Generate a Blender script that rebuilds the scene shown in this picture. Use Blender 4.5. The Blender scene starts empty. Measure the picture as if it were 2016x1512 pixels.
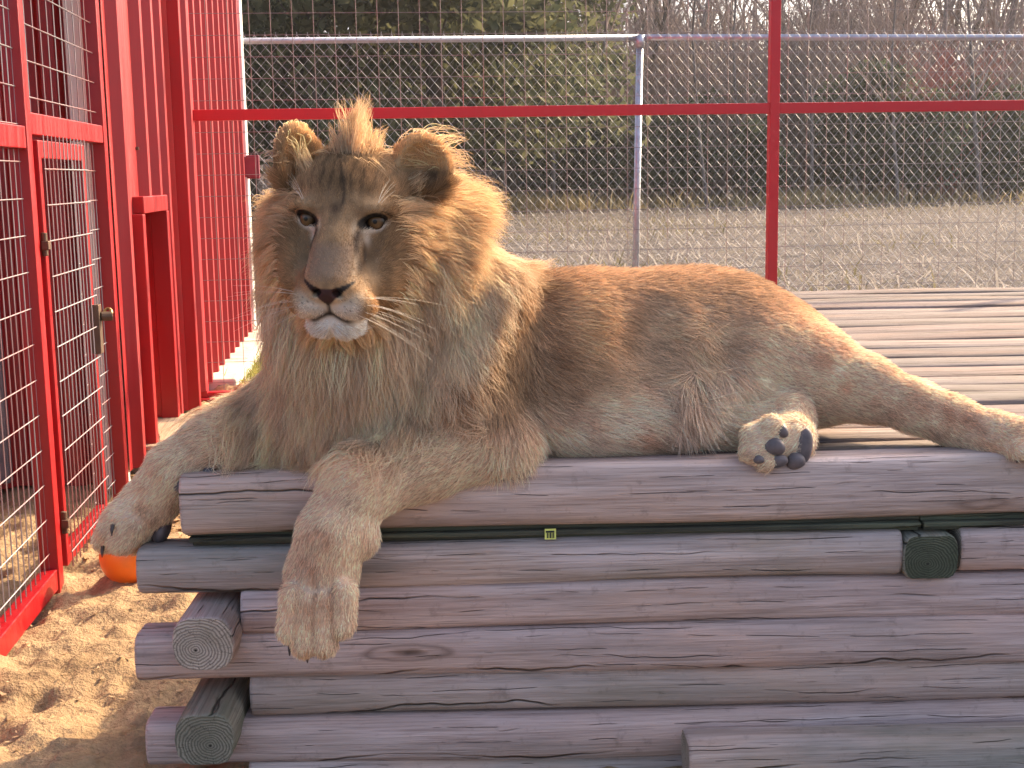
import bpy, bmesh, math, random
import numpy as np
from mathutils import Vector, Matrix, Euler

random.seed(7)
rng = np.random.default_rng(7)
scene = bpy.context.scene
COL = scene.collection
R = math.radians

# ------------------------------------------------------------------ camera
F_PX, W_PX, H_PX = 2600.0, 2016.0, 1512.0
CAM_H, PITCH, ROLL = 1.15, math.atan(410 / 2600), 0.017
cr, sr = math.cos(ROLL), math.sin(ROLL)
FWD = Vector((0, math.cos(PITCH), -math.sin(PITCH)))
R0 = Vector((1, 0, 0)); U0 = Vector((0, math.sin(PITCH), math.cos(PITCH)))
RIGHT = cr * R0 - sr * U0
UP = sr * R0 + cr * U0
cam_d = bpy.data.cameras.new('camera')
cam = bpy.data.objects.new('camera', cam_d); COL.objects.link(cam)
cam_d.sensor_width = 36; cam_d.lens = F_PX / W_PX * 36
cam_d.clip_start = 0.05; cam_d.clip_end = 2000
M = Matrix((RIGHT, UP, -FWD)).transposed().to_4x4()
M.translation = Vector((0, 0, CAM_H))
cam.matrix_world = M
scene.camera = cam

def W(x, y, Y):
    """World point seen at photograph pixel (x, y) on the plane of depth Y (used to measure real positions)."""
    d = FWD * F_PX + RIGHT * (x - W_PX / 2) + UP * (H_PX / 2 - y)
    t = Y / d.y
    return Vector((0, 0, CAM_H)) + d * t

# ------------------------------------------------------------------ light
SUN_AZ, SUN_EL = R(50.0), R(33.0)          # azimuth from +Y towards +X
to_sun = Vector((math.sin(SUN_AZ) * math.cos(SUN_EL), math.cos(SUN_AZ) * math.cos(SUN_EL), math.sin(SUN_EL)))
world = bpy.data.worlds.new('World'); scene.world = world; world.use_nodes = True
wn = world.node_tree.nodes; wl = world.node_tree.links
sky = wn.new('ShaderNodeTexSky'); sky.sky_type = 'NISHITA'; sky.sun_disc = False
sky.sun_elevation = SUN_EL; sky.sun_rotation = SUN_AZ
sky.air_density = 0.8; sky.dust_density = 5.0; sky.ozone_density = 0.6
wl.new(sky.outputs[0], wn['Background'].inputs[0]); wn['Background'].inputs[1].default_value = 0.15
sd = bpy.data.lights.new('sun', 'SUN'); sd.energy = 3.3; sd.angle = R(0.6); sd.color = (1.0, 0.76, 0.48)
sun = bpy.data.objects.new('sun', sd); COL.objects.link(sun)
sun.rotation_euler = to_sun.to_track_quat('Z', 'Y').to_euler()
sun.location = (10, 30, 20)
vs = scene.view_settings
vs.view_transform = 'Standard'; vs.look = 'None'; vs.exposure = 1.62; vs.gamma = 1.0; vs.use_curve_mapping = False
scene.cycles.use_denoising = True
try: scene.cycles.denoiser = 'OPENIMAGEDENOISE'
except Exception: pass
scene.cycles.max_bounces = 6; scene.cycles.diffuse_bounces = 4; scene.cycles.transparent_max_bounces = 8
scene.cycles.use_adaptive_sampling = True
try:
    scene.cycles_curves.shape = 'RIBBONS'; scene.cycles_curves.subdivisions = 2
except Exception: pass

# ------------------------------------------------------------------ helpers
def tag(o, label=None, cat=None, group=None, kind=None):
    if label: o['label'] = label
    if cat: o['category'] = cat
    if group: o['group'] = group
    if kind: o['kind'] = kind
    return o

def empty(name, loc=(0, 0, 0), rz=0.0, label=None, cat=None, group=None):
    o = bpy.data.objects.new(name, None); COL.objects.link(o)
    o.location = loc; o.rotation_euler = (0, 0, rz); o.empty_display_size = 0.1
    return tag(o, label, cat, group)

class MB:
    def __init__(s): s.v = []; s.f = []; s.m = []
    def add(s, vs, fs, mi=0):
        n = len(s.v); s.v.extend([tuple(v) for v in vs]); s.f.extend([tuple(i + n for i in f) for f in fs]); s.m.extend([mi] * len(fs))
    def box(s, a, b, mi=0):
        x0, y0, z0 = a; x1, y1, z1 = b
        s.add([(x0,y0,z0),(x1,y0,z0),(x1,y1,z0),(x0,y1,z0),(x0,y0,z1),(x1,y0,z1),(x1,y1,z1),(x0,y1,z1)],
              [(0,3,2,1),(4,5,6,7),(0,1,5,4),(1,2,6,5),(2,3,7,6),(3,0,4,7)], mi)
    def tube(s, pts, rads, n=6, mi=0, cap=True):
        pts = [Vector(p) for p in pts]; rings = []
        base = len(s.v); ref = None
        for i, p in enumerate(pts):
            d = (pts[min(i+1, len(pts)-1)] - pts[max(i-1, 0)]).normalized()
            if ref is None:
                ref = Vector((1, 0, 0)) if abs(d.x) < .8 else Vector((0, 1, 0))
            u = (ref - d * ref.dot(d)).normalized(); ref = u; w = d.cross(u)
            r = rads[i] if hasattr(rads, '__len__') else rads
            for k in range(n):
                a = 2 * math.pi * k / n
                s.v.append(tuple(p + u * (r * math.cos(a)) + w * (r * math.sin(a))))
        for i in range(len(pts) - 1):
            for k in range(n):
                a = base + i * n + k; b = base + i * n + (k + 1) % n
                s.f.append((a, b, b + n, a + n)); s.m.append(mi)
        if cap:
            s.f.append(tuple(base + k for k in range(n))[::-1]); s.m.append(mi)
            e = base + (len(pts) - 1) * n
            s.f.append(tuple(e + k for k in range(n))); s.m.append(mi)
    def mesh(s, name):
        me = bpy.data.meshes.new(name); me.from_pydata(s.v, [], s.f)
        if any(s.m): me.polygons.foreach_set('material_index', s.m)
        me.update(); return me
    def build(s, name, mats, parent=None, smooth=False, loc=None, bevel=0):
        me = s.mesh(name)
        return link_mesh(name, me, mats, parent, smooth, loc, bevel)

def link_mesh(name, me, mats, parent=None, smooth=False, loc=None, bevel=0):
    for m in (mats if isinstance(mats, (list, tuple)) else [mats]): me.materials.append(m)
    if smooth: me.polygons.foreach_set('use_smooth', [True] * len(me.polygons))
    o = bpy.data.objects.new(name, me); COL.objects.link(o)
    if parent: o.parent = parent
    if loc is not None: o.location = loc
    if bevel:
        b = o.modifiers.new('bevel', 'BEVEL'); b.width = bevel; b.segments = 2; b.limit_method = 'ANGLE'
    return o

def copy_tree(o, parent=None):
    c = o.copy(); COL.objects.link(c); c.parent = parent
    for ch in list(o.children): copy_tree(ch, c)
    return c

# cheap vectorised value noise
_tab = np.random.default_rng(3).random(4096)
def vnoise(p, seed=0):
    p = np.asarray(p, float); i = np.floor(p).astype(np.int64); f = p - i; f = f * f * (3 - 2 * f)
    out = 0
    for dx in (0, 1):
        for dy in (0, 1):
            for dz in (0, 1):
                h = ((i[..., 0] + dx) * 73856093 ^ (i[..., 1] + dy) * 19349663 ^ (i[..., 2] + dz) * 83492791 ^ seed * 2654435) & 4095
                w = (f[..., 0] if dx else 1 - f[..., 0]) * (f[..., 1] if dy else 1 - f[..., 1]) * (f[..., 2] if dz else 1 - f[..., 2])
                out = out + w * _tab[h]
    return out
def fbm(p, oct=4, seed=0):
    p = np.asarray(p, float); s = 0; a = .5
    for k in range(oct): s = s + a * vnoise(p * 2 ** k, seed + k); a *= .5
    return s

# ------------------------------------------------------------------ materials
class NT:
    def __init__(s, name):
        s.mat = bpy.data.materials.new(name); s.mat.use_nodes = True
        s.t = s.mat.node_tree; s.n = s.t.nodes; s.b = s.n['Principled BSDF']
    def new(s, ty, **kw):
        nd = s.n.new(ty)
        for k, v in kw.items(): setattr(nd, k, v)
        return nd
    def lk(s, a, b): s.t.links.new(a, b)
    def noise(s, vec, scale, detail=4, rough=.55, dist=0):
        n = s.new('ShaderNodeTexNoise'); n.inputs['Scale'].default_value = scale; n.inputs['Detail'].default_value = detail
        n.inputs['Roughness'].default_value = rough; n.inputs['Distortion'].default_value = dist
        if vec is not None: s.lk(vec, n.inputs['Vector'])
        return n.outputs['Fac']
    def ramp(s, fac, stops):
        n = s.new('ShaderNodeValToRGB'); e = n.color_ramp.elements
        while len(e) < len(stops): e.new(.5)
        for k, (p, c) in enumerate(stops):
            e[k].position = p; e[k].color = (*c, 1) if hasattr(c, '__len__') else (c, c, c, 1)
        s.lk(fac, n.inputs[0]); return n.outputs[0]
    def mix(s, fac, a, b, mode='MIX'):
        n = s.new('ShaderNodeMix', data_type='RGBA', blend_type=mode)
        if isinstance(fac, (int, float)): n.inputs[0].default_value = fac
        else: s.lk(fac, n.inputs[0])
        for sock, v in ((n.inputs[6], a), (n.inputs[7], b)):
            if hasattr(v, '__len__'): sock.default_value = (*v, 1)
            else: s.lk(v, sock)
        return n.outputs[2]
    def mapping(s, vec, scale=(1,1,1), loc=(0,0,0)):
        n = s.new('ShaderNodeMapping'); n.inputs['Scale'].default_value = scale; n.inputs['Location'].default_value = loc
        s.lk(vec, n.inputs['Vector']); return n.outputs[0]
    def math(s, op, a, b=0.0):
        n = s.new('ShaderNodeMath', operation=op)
        for k, v in enumerate((a, b)):
            if isinstance(v, (int, float)): n.inputs[k].default_value = v
            else: s.lk(v, n.inputs[k])
        return n.outputs[0]
    def bump(s, h, strength=.3, dist=.01):
        n = s.new('ShaderNodeBump'); n.inputs['Strength'].default_value = strength; n.inputs['Distance'].default_value = dist
        s.lk(h, n.inputs['Height']); s.lk(n.outputs[0], s.b.inputs['Normal'])
    def objvec(s, rand=True):
        tc = s.new('ShaderNodeTexCoord'); v = tc.outputs['Object']
        if rand:
            oi = s.new('ShaderNodeObjectInfo'); a = s.new('ShaderNodeVectorMath', operation='ADD')
            c = s.new('ShaderNodeCombineXYZ')
            m = s.math('MULTIPLY', oi.outputs['Random'], 37.0)
            for k in range(3): s.lk(m, c.inputs[k])
            s.lk(v, a.inputs[0]); s.lk(c.outputs[0], a.inputs[1]); v = a.outputs[0]
        return v
    def col(s, c):
        if hasattr(c, '__len__'): s.b.inputs['Base Color'].default_value = (*c, 1)
        else: s.lk(c, s.b.inputs['Base Color'])
    def set(s, rough=.6, spec=.5, metal=0.0):
        s.b.inputs['Roughness'].default_value = rough; s.b.inputs['Specular IOR Level'].default_value = spec; s.b.inputs['Metallic'].default_value = metal

def m_wood(name, c_lo, c_hi, green=0.0, axis=0):
    t = NT(name); v = t.objvec()
    sp = t.new('ShaderNodeSeparateXYZ'); t.lk(v, sp.inputs[0])
    along = sp.outputs[axis]; o1, o2 = [sp.outputs[k] for k in range(3) if k != axis]
    across = t.math('ADD', o2, t.math('MULTIPLY', o1, .6))
    def st(a, b):
        m = [b, b, b]; m[axis] = a; return t.mapping(v, m)
    fine = t.noise(st(5, 230), 1.0, 3, .7, .1)
    mid = t.noise(st(1.6, 42), 1.0, 5, .62, .5)
    wide = t.noise(st(.9, 7), 1.0, 4, .55, .3)
    tint = t.noise(st(1.3, 5), 1.7, 3)
    dirt = t.noise(v, 30, 4, .7)
    base = t.ramp(mid, [(.30, c_lo), (.66, c_hi)])
    base = t.mix(t.ramp(fine, [(.36, .55), (.52, 0.0)]), base, (c_lo[0]*.42, c_lo[1]*.40, c_lo[2]*.40))
    base = t.mix(t.ramp(wide, [(.35, .50), (.60, 0.0)]), base, (c_lo[0]*.85, c_lo[1]*.80, c_lo[2]*.78))
    base = t.mix(t.ramp(tint, [(.50, 0.0), (.68, .45)]), base, (c_hi[0]*.92, c_hi[1]*.74, c_hi[2]*.60))
    base = t.mix(t.ramp(tint, [(.30, .40), (.46, 0.0)]), base, (c_hi[0]*.90, c_hi[1]*.93, c_hi[2]*1.02))
    base = t.mix(t.ramp(dirt, [(.58, 0.0), (.74, .45)]), base, (c_lo[0]*.5, c_lo[1]*.47, c_lo[2]*.42))
    # knots with a dark eye and a ring
    km = [15.0] * 3; km[axis] = 3.1
    vor = t.new('ShaderNodeTexVoronoi', feature='F1'); vor.inputs['Scale'].default_value = .42; t.lk(t.mapping(v, km), vor.inputs['Vector'])
    wob = t.math('ADD', vor.outputs['Distance'], t.math('MULTIPLY', t.noise(st(18, 40), 1.0, 2), .05))
    eye = t.ramp(wob, [(.055, 1.0), (.085, 0.0)])
    ring = t.ramp(wob, [(.10, 0.0), (.125, .55), (.15, 0.0)])
    halo = t.ramp(wob, [(.08, .45), (.24, 0.0)])
    base = t.mix(halo, base, (c_lo[0]*.95, c_lo[1]*.80, c_lo[2]*.66))
    base = t.mix(t.math('MAXIMUM', eye, ring), base, (c_lo[0]*.28, c_lo[1]*.24, c_lo[2]*.22))
    # long drying cracks that wander along the grain
    cracks = None
    for (fr, wv, wd, sd_, thr) in ((9.0, 1.5, .022, 1.1, .50), (17.0, 2.2, .020, 2.3, .54), (33.0, 2.6, .030, 5.1, .52)):
        c1 = t.new('ShaderNodeCombineXYZ'); t.lk(along, c1.inputs[0]); c1.inputs[1].default_value = sd_ * 7
        wig = t.noise(c1.outputs[0], .9, 5, .6)
        ph = t.math('FRACT', t.math('ADD', t.math('MULTIPLY', across, fr), t.math('MULTIPLY', wig, wv)))
        line = t.ramp(t.math('ABSOLUTE', t.math('SUBTRACT', ph, .5)), [(0.0, 1.0), (wd, 0.0)])
        msk = t.ramp(t.noise(st(1.5, 6), sd_, 3), [(thr, 0.0), (thr + .07, 1.0)])
        ln_ = t.math('MULTIPLY', line, msk)
        cracks = ln_ if cracks is None else t.math('MAXIMUM', cracks, ln_)
    base = t.mix(t.math('MULTIPLY', cracks, .92), base, (.012, .010, .009))
    if green > 0:
        gm = t.ramp(t.noise(st(1.4, 6), 1.1, 4, .6, .4), [(.44, 0.0), (.66, green)])
        base = t.mix(gm, base, (.135, .150, .095))
    t.col(base); t.set(.85, .2)
    h = t.math('ADD', t.math('ADD', t.math('MULTIPLY', mid, .7), t.math('MULTIPLY', fine, .6)), t.math('MULTIPLY', wide, .5))
    h = t.math('SUBTRACT', h, t.math('MULTIPLY', t.math('ADD', cracks, t.math('MULTIPLY', eye, .4)), 1.6))
    t.bump(h, .8, .006)
    return t.mat

def m_endgrain(name, c_lo, c_hi):
    t = NT(name); tc = t.new('ShaderNodeTexCoord'); v = tc.outputs['UV']
    ln = t.new('ShaderNodeVectorMath', operation='LENGTH'); t.lk(v, ln.inputs[0])
    nz = t.noise(t.objvec(), 14, 3)
    wp = t.noise(v, 1.6, 2)
    rr = t.math('ADD', ln.outputs['Value'], t.math('ADD', t.math('MULTIPLY', nz, .05), t.math('MULTIPLY', wp, .25)))
    ring = t.math('SINE', t.math('MULTIPLY', t.math('POWER', rr, .85), 70.0))
    c = t.ramp(t.math('MULTIPLY', t.math('ADD', ring, 1.0), .5), [(.1, c_lo), (.75, c_hi)])
    c = t.mix(t.ramp(nz, [(.35, 0.0), (.7, .6)]), c, (c_lo[0]*.8, c_lo[1]*.85, c_lo[2]*.75))
    # radial splits
    sp = t.new('ShaderNodeSeparateXYZ'); t.lk(v, sp.inputs[0])
    an = t.math('ARCTAN2', sp.outputs[1], sp.outputs[0])
    cb = t.new('ShaderNodeCombineXYZ'); t.lk(t.math('MULTIPLY', an, 2.2), cb.inputs[0]); t.lk(t.math('MULTIPLY', ln.outputs['Value'], .5), cb.inputs[1])
    spl = t.noise(cb.outputs[0], 3.0, 3)
    crk = t.ramp(t.math('ABSOLUTE', t.math('SUBTRACT', spl, .5)), [(0.0, .9), (.012, 0.0)])
    c = t.mix(crk, c, (.015, .012, .01))
    pith = t.ramp(ln.outputs['Value'], [(.02, 1.0), (.06, 0.0)])
    c = t.mix(pith, c, (.02, .015, .012))
    t.col(c); t.set(.9, .15); t.bump(t.math('SUBTRACT', t.math('MULTIPLY', ring, .5), t.math('MULTIPLY', crk, 2.0)), .4, .003)
    return t.mat

def m_paint(name, c, rough=.35, dirt=.25, spec=.5, rust=.5):
    t = NT(name); g = t.new('ShaderNodeNewGeometry'); v = g.outputs['Position']
    n = t.noise(v, 5, 5, .65); n2 = t.noise(t.mapping(v, (40, 40, 3)), 1, 4); n3 = t.noise(v, 95, 4, .7)
    cc = t.mix(t.ramp(n, [(.4, 0.0), (.75, dirt)]), c, (c[0]*.70, c[1]*.9+.008, c[2]*.9+.008))
    cc = t.mix(t.ramp(n2, [(.52, 0.0), (.80, dirt * 1.5)]), cc, (c[0]*.85+.06, c[1]*.8+.055, c[2]*.8+.045))
    chip = t.math('MULTIPLY', t.ramp(n3, [(.62, 0.0), (.66, rust)]), t.ramp(n, [(.50, 0.0), (.60, 1.0)]))
    cc = t.mix(chip, cc, (.10, .045, .028))
    t.col(cc); t.set(rough, spec)
    t.lk(t.ramp(n2, [(.3, rough * .85), (.8, min(1, rough * 1.7))]), t.b.inputs['Roughness'])
    t.bump(t.math('SUBTRACT', n2, chip), .12, .002)
    return t.mat

def m_plain(name, c, rough=.6, spec=.4, metal=0.0, var=.15, scale=20):
    t = NT(name); n = t.noise(t.objvec(False), scale, 4)
    t.col(t.mix(t.ramp(n, [(.3, 0.0), (.7, 1.0)]), tuple(x * (1 - var) for x in c), tuple(min(1, x * (1 + var)) for x in c)))
    t.set(rough, spec, metal); return t.mat

def m_leaf(name, c1, c2, trans=.35):
    t = NT(name); t.n.remove(t.b)
    oi = t.new('ShaderNodeObjectInfo'); g = t.new('ShaderNodeNewGeometry')
    n = t.noise(g.outputs['Position'], .9, 3)
    rp = t.ramp(t.math('ADD', t.math('MULTIPLY', n, .8), t.math('MULTIPLY', g.outputs['Random Per Island'], .3)), [(.3, c1), (.8, c2)])
    d = t.new('ShaderNodeBsdfDiffuse'); tr = t.new('ShaderNodeBsdfTranslucent'); mx = t.new('ShaderNodeMixShader')
    t.lk(rp, d.inputs[0]); t.lk(rp, tr.inputs[0]); mx.inputs[0].default_value = trans
    t.lk(d.outputs[0], mx.inputs[1]); t.lk(tr.outputs[0], mx.inputs[2]); t.lk(mx.outputs[0], t.n['Material Output'].inputs[0])
    return t.mat
# ------------------------------------------------------------------ ground
GROUND_C = (.30, .20, .12)
def m_ground():
    t = NT('field_soil'); g = t.new('ShaderNodeNewGeometry'); v = g.outputs['Position']
    n = t.noise(v, .7, 6, .6); n2 = t.noise(v, 9, 5, .7)
    c = t.ramp(n, [(.3, (.055, .045, .040)), (.55, (.105, .086, .077)), (.75, (.115, .095, .065))])
    c = t.mix(.5, c, t.ramp(n2, [(.3, .3), (.7, .75)]), 'OVERLAY')
    t.col(c); t.set(.95, .1); t.bump(n2, .8, .05); return t.mat
def m_sand():
    t = NT('sand'); g = t.new('ShaderNodeNewGeometry'); v = g.outputs['Position']
    n = t.noise(v, 3.2, 6, .62); n2 = t.noise(v, 60, 5, .7); n3 = t.noise(v, 15, 4)
    c = t.ramp(n, [(.3, (.27, .180, .100)), (.7, (.44, .305, .175))])
    c = t.mix(t.ramp(n3, [(.55, 0.0), (.75, .5)]), c, (.22, .14, .085))
    c = t.mix(.45, c, t.ramp(n2, [(.25, .25), (.7, .8)]), 'OVERLAY')
    t.col(c); t.set(.95, .15); t.bump(t.math('ADD', n2, t.math('MULTIPLY', n3, 1.2)), .9, .012); return t.mat

def grid_mesh(name, x0, x1, y0, y1, nx, ny, zf, mat, smooth=True):
    xs = np.linspace(x0, x1, nx); ys = np.linspace(y0, y1, ny)
    X, Y = np.meshgrid(xs, ys, indexing='ij'); Z = zf(X, Y)
    v = np.stack([X, Y, Z], -1).reshape(-1, 3)
    i = (np.arange(nx - 1)[:, None] * ny + np.arange(ny - 1)[None, :]).reshape(-1)
    f = np.stack([i, i + ny, i + ny + 1, i + 1], -1)
    me = bpy.data.meshes.new(name); me.from_pydata(v.tolist(), [], f.tolist()); me.update()
    return link_mesh(name, me, mat, None, smooth)

field = grid_mesh('field', -400, 400, -60, 600, 3, 3, lambda X, Y: X * 0 - .05, m_ground())
tag(field, kind='structure')
def sand_z(X, Y):
    p = np.stack([X, Y, X * 0], -1)
    z = (fbm(p * 2.2, 3, 5) - .45) * .09 + (fbm(p * 8, 3, 9) - .45) * .075 + (fbm(p * 24, 3, 19) - .4) * .045
    foot = vnoise(p * 7.5, 31); z = z - .05 * np.clip((foot - .66) * 4, 0, 1)
    z = np.where(X > -.5, z * .3, z)
    return z + .035 * np.clip((X + 1.32) / .2, 0, 1) + np.clip((Y - 4.0) * .02, 0, .06)
sand = grid_mesh('sand_ground', -4.2, .6, 1.2, 7.2, 330, 400, sand_z, m_sand())
tag(sand, kind='structure')

# ------------------------------------------------------------------ shed and cage on the left
ANG = R(5.5)
E1 = Vector((math.cos(ANG), math.sin(ANG), 0)); E2 = Vector((-math.sin(ANG), math.cos(ANG), 0))
CORNER = Vector((-1.6, 6.75, 0))
RED = m_paint('shaded_red_paint', (.31, .0015, .005), .34, .08)  # red darkened to put the near posts' shade into the colour
RED_BACK = m_paint('bright_red_paint', (.50, .010, .018), .34, .08)  # lighter copy of the cage red for the back fence
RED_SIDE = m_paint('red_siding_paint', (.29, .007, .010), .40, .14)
WHITE_TRIM = m_paint('white_trim_paint', (.80, .76, .70), .4, .2)
STEEL = m_plain('galvanised_steel', (.50, .51, .54), .42, .5, .65)
STEEL_DARK = m_plain('rusty_bolt_steel', (.12, .075, .05), .6, .4, .5)
def m_wire(name, base, paint, lo=.45, hi=.6):
    t = NT(name); g = t.new('ShaderNodeNewGeometry'); n = t.noise(g.outputs['Position'], 1.6, 3)
    t.col(t.mix(t.ramp(n, [(lo, 0.0), (hi, 1.0)]), base, paint)); t.set(.45, .5, .25); return t.mat
WIRE = m_wire('cage_wire', (.22, .19, .19), (.28, .05, .06), .58, .72)
WIRE_PALE = m_wire('pale_cage_wire', (.27, .24, .25), (.26, .13, .13))

shed = empty('metal_shed', CORNER, ANG, 'red ribbed metal shed with white corner trim running along the cage', 'shed')
SH = 3.1
def rib_profile(L, pitch=.27, hgt=.038, base=.095, top=.05, start=.05):
    """list of (along, out) points of the ribbed sheet"""
    pts = [(0, 0)]; x = start
    while x + base < L - .02:
        pts += [(x, 0), (x + (base - top) / 2, hgt), (x + (base + top) / 2, hgt), (x + base, 0)]
        m = x + base + (pitch - base) / 3
        for k in range(2):
            q = m + k * (pitch - base) / 3
            if q + .02 < L - .02: pts += [(q - .012, 0), (q, .006), (q + .012, 0)]
        x += pitch
    pts.append((L, 0)); return pts
def sheet(b0, b1, z0, z1, name, start=.05):
    mb = MB(); pr = rib_profile(b1 - b0, start=start)
    vs = []; fs = []
    for (s, o) in pr: vs += [(o, b0 + s, z0), (o, b0 + s, z1)]
    for i in range(len(pr) - 1): fs.append((2*i, 2*i+2, 2*i+3, 2*i+1))
    mb.add(vs, fs); return mb.build(name, RED_SIDE, shed)
B_END, B_NEAR = 2.55, -2.02
DO0, DO1, DZ0, DZ1 = -1.62, -1.10, .14, 1.03
sheet(B_NEAR, DO0, .10, SH, 'wall_sheet', .06)
sheet(DO0, DO1, DZ1 + .02, SH, 'wall_sheet', .12)
sheet(DO1, B_END - .1, .10, SH, 'wall_sheet', .10)
mb = MB()   # near gable end facing the viewer
pr = rib_profile(2.8, .27)
vs = []; fs = []
for (s, o) in pr: vs += [(-.1 - s, B_NEAR + .06 - o, .05), (-.1 - s, B_NEAR + .06 - o, SH)]
for i in range(len(pr) - 1): fs.append((2*i, 2*i+1, 2*i+3, 2*i+2))
mb.add(vs, fs); mb.build('end_wall_sheet', RED_SIDE, shed)
mb = MB(); mb.box((-.14, B_END - .12, .05), (.045, B_END + .02, SH)); mb.build('corner_trim', WHITE_TRIM, shed, bevel=.006)
mb = MB(); mb.box((-.13, B_NEAR + .0, .05), (-.012, B_NEAR + .07, SH)); mb.build('corner_trim', WHITE_TRIM, shed, bevel=.004)
mb = MB(); mb.box((-.95, B_NEAR - .03, .08), (-.42, B_NEAR + .02, 1.22)); mb.build('door', m_plain('grey_door', (.14, .12, .13), .5), shed, bevel=.005)
# doorway frame, hatch panel and recess
mb = MB()
mb.box((-.03, DO0 - .03, DZ1), (.044, DO1 + .02, DZ1 + .065)); mb.build('doorway_header', RED, shed, bevel=.004)
for b in (DO0 - .06, DO1 - .0):
    mb = MB(); mb.box((-.03, b, .08), (.042, b + .055, DZ1 - .002)); mb.build('doorway_jamb', RED, shed, bevel=.004)
mb = MB(); mb.box((-.30, DO1 + .01, DZ0), (-.28, DO0, DZ1 + .05)); mb.box((-.28, DO1 + .005, DZ0), (-.02, DO1 + .025, DZ1)); mb.box((-.28, DO0 - .03, DZ0), (-.02, DO0 - .008, DZ1)); mb.box((-.28, DO0, DZ1 + .002), (-.02, DO1, DZ1 + .015))
mb.build('hatch_recess', RED, shed)
mb = MB(); mb.box((-.6, DO0 - .1, .02), (.10, DO1 + .10, DZ0 - .004)); mb.build('sill_board', m_wood('sill_wood', (.30, .22, .15), (.55, .43, .30), 0, 1), shed, bevel=.01)
mb = MB(); mb.box((-.25, .12, -.02), (.16, B_END + .3, .12)); mb.build('concrete_kerb', m_plain('pale_concrete', (.52, .48, .40), .9, .2, 0, .2, 9), shed, bevel=.015)
mb = MB(); mb.box((-2.95, B_NEAR - .15, SH), (.18, B_END + .15, SH + .06)); mb.build('roof', RED_SIDE, shed)
mb = MB(); mb.box((-2.95, B_NEAR + .09, .05), (-2.9, B_END, SH)); mb.box((-2.9, B_END - .16, .05), (-.15, B_END - .125, SH)); mb.build('back_wall', RED_SIDE, shed)
mb = MB(); mb.box((-2.95, B_NEAR - 2.6, 2.72), (-.06, B_NEAR - .16, 2.76)); mb.build('added_shade_roof', RED_SIDE, shed)  # unseen roof added to darken the pen behind the gate
mb = MB(); mb.box((-1.75, B_NEAR - 2.6, .0), (-1.70, B_NEAR - .02, 2.71)); mb.build('added_sky_blocker', RED_SIDE, shed)  # unseen wall added to keep skylight out of the pen
# fixing screws along two lines
mb = MB()
for z in (.95, 1.28, 1.9):
    for k in range(14):
        b = B_NEAR + .2 + k * .31
        if DO0 - .1 < b < DO1 + .1 and z < 1.2: continue
        mb.tube([(-.001, b, z), (.012, b, z)], .007, 6)
mb.build('screws', STEEL_DARK, shed)['kind'] = 'stuff'

ebox = empty('junction_box', CORNER + E2 * (B_END - .02) + E1 * .05 + Vector((0, 0, 1.16)), ANG, 'small maroon electrical junction box on the white shed trim', 'junction box')
mb = MB(); mb.box((-.06, -.10, 0), (.075, -.045, .16)); mb.build('case', m_plain('maroon_plastic', (.20, .03, .05), .5), ebox, bevel=.006)
mb = MB(); mb.box((-.045, -.112, .012), (.06, -.101, .148)); mb.build('cover', m_plain('maroon_plastic_lid', (.23, .035, .055), .45), ebox, bevel=.003)

# steel cage: side run (along the shed) and back run
T = .052
side = empty('cage_side_fence', CORNER - E1 * .052, ANG, 'red square tube cage side with pale wire mesh and a narrow gate', 'cage fence')
def sbox(root, name, a, b, mat=None, bevel=.003):
    mb = MB(); mb.box(a, b); return mb.build(name, mat or RED, root, bevel=bevel)
PB = [-4.2, -3.10, -2.075, -.78]
for b in PB:
    z1 = 3.0
    sbox(side, 'post', (.0 if b < -2.0 else .094, b - T/2, -.02), (T if b < -2.0 else .094 + T, b + T/2, z1))
def rail(b0, b1, z, nm='rail'):
    sbox(side, nm, (.003, b0, z - .03), (T - .004, b1, z + .03))
rail(PB[0] + T/2, PB[1] - T/2, 1.275); rail(PB[1] + T/2, PB[2] - T/2, 1.315)
rail(PB[0] + T/2, PB[1] - T/2, .035, 'bottom_rail')
rail(PB[0] + T/2, PB[1] - T/2, 2.6); rail(PB[1] + T/2, PB[2] - T/2, 2.6)
def wires(root, name, plane, u0, u1, z0, z1, du, dz, off, r, mat, n=4, du_off=0., jitter=0.0):
    """plane 'b': u runs along b at a=off ; plane 'a': u runs along a at b=off"""
    mb = MB()
    P = (lambda u, o, z: (off + o, u, z)) if plane == 'b' else (lambda u, o, z: (u, off + o, z))
    u = u0 + du / 2 + du_off
    while u < u1:
        mb.tube([P(u, 0, z0), P(u, 0, z1)], r, n, cap=False); u += du
    z = z0 + dz / 2
    while z < z1:
        mb.tube([P(u0, r * 1.7, z), P(u1, r * 1.7, z)], r, n, cap=False); z += dz
    o = mb.build(name, mat, root); o['kind'] = 'stuff'; return o
wires(side, 'wire_mesh', 'b', PB[0], PB[1], .06, 2.6, .05, .1, .026, .0019, WIRE_PALE)
wires(side, 'wire_mesh', 'b', PB[1], PB[2], 1.34, 2.6, .088, .1, .026, .0019, WIRE_PALE)
wires(side, 'wire_mesh', 'b', -2.45, PB[2], .04, 1.29, .045, .1, .012, .0019, WIRE_PALE)
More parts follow.
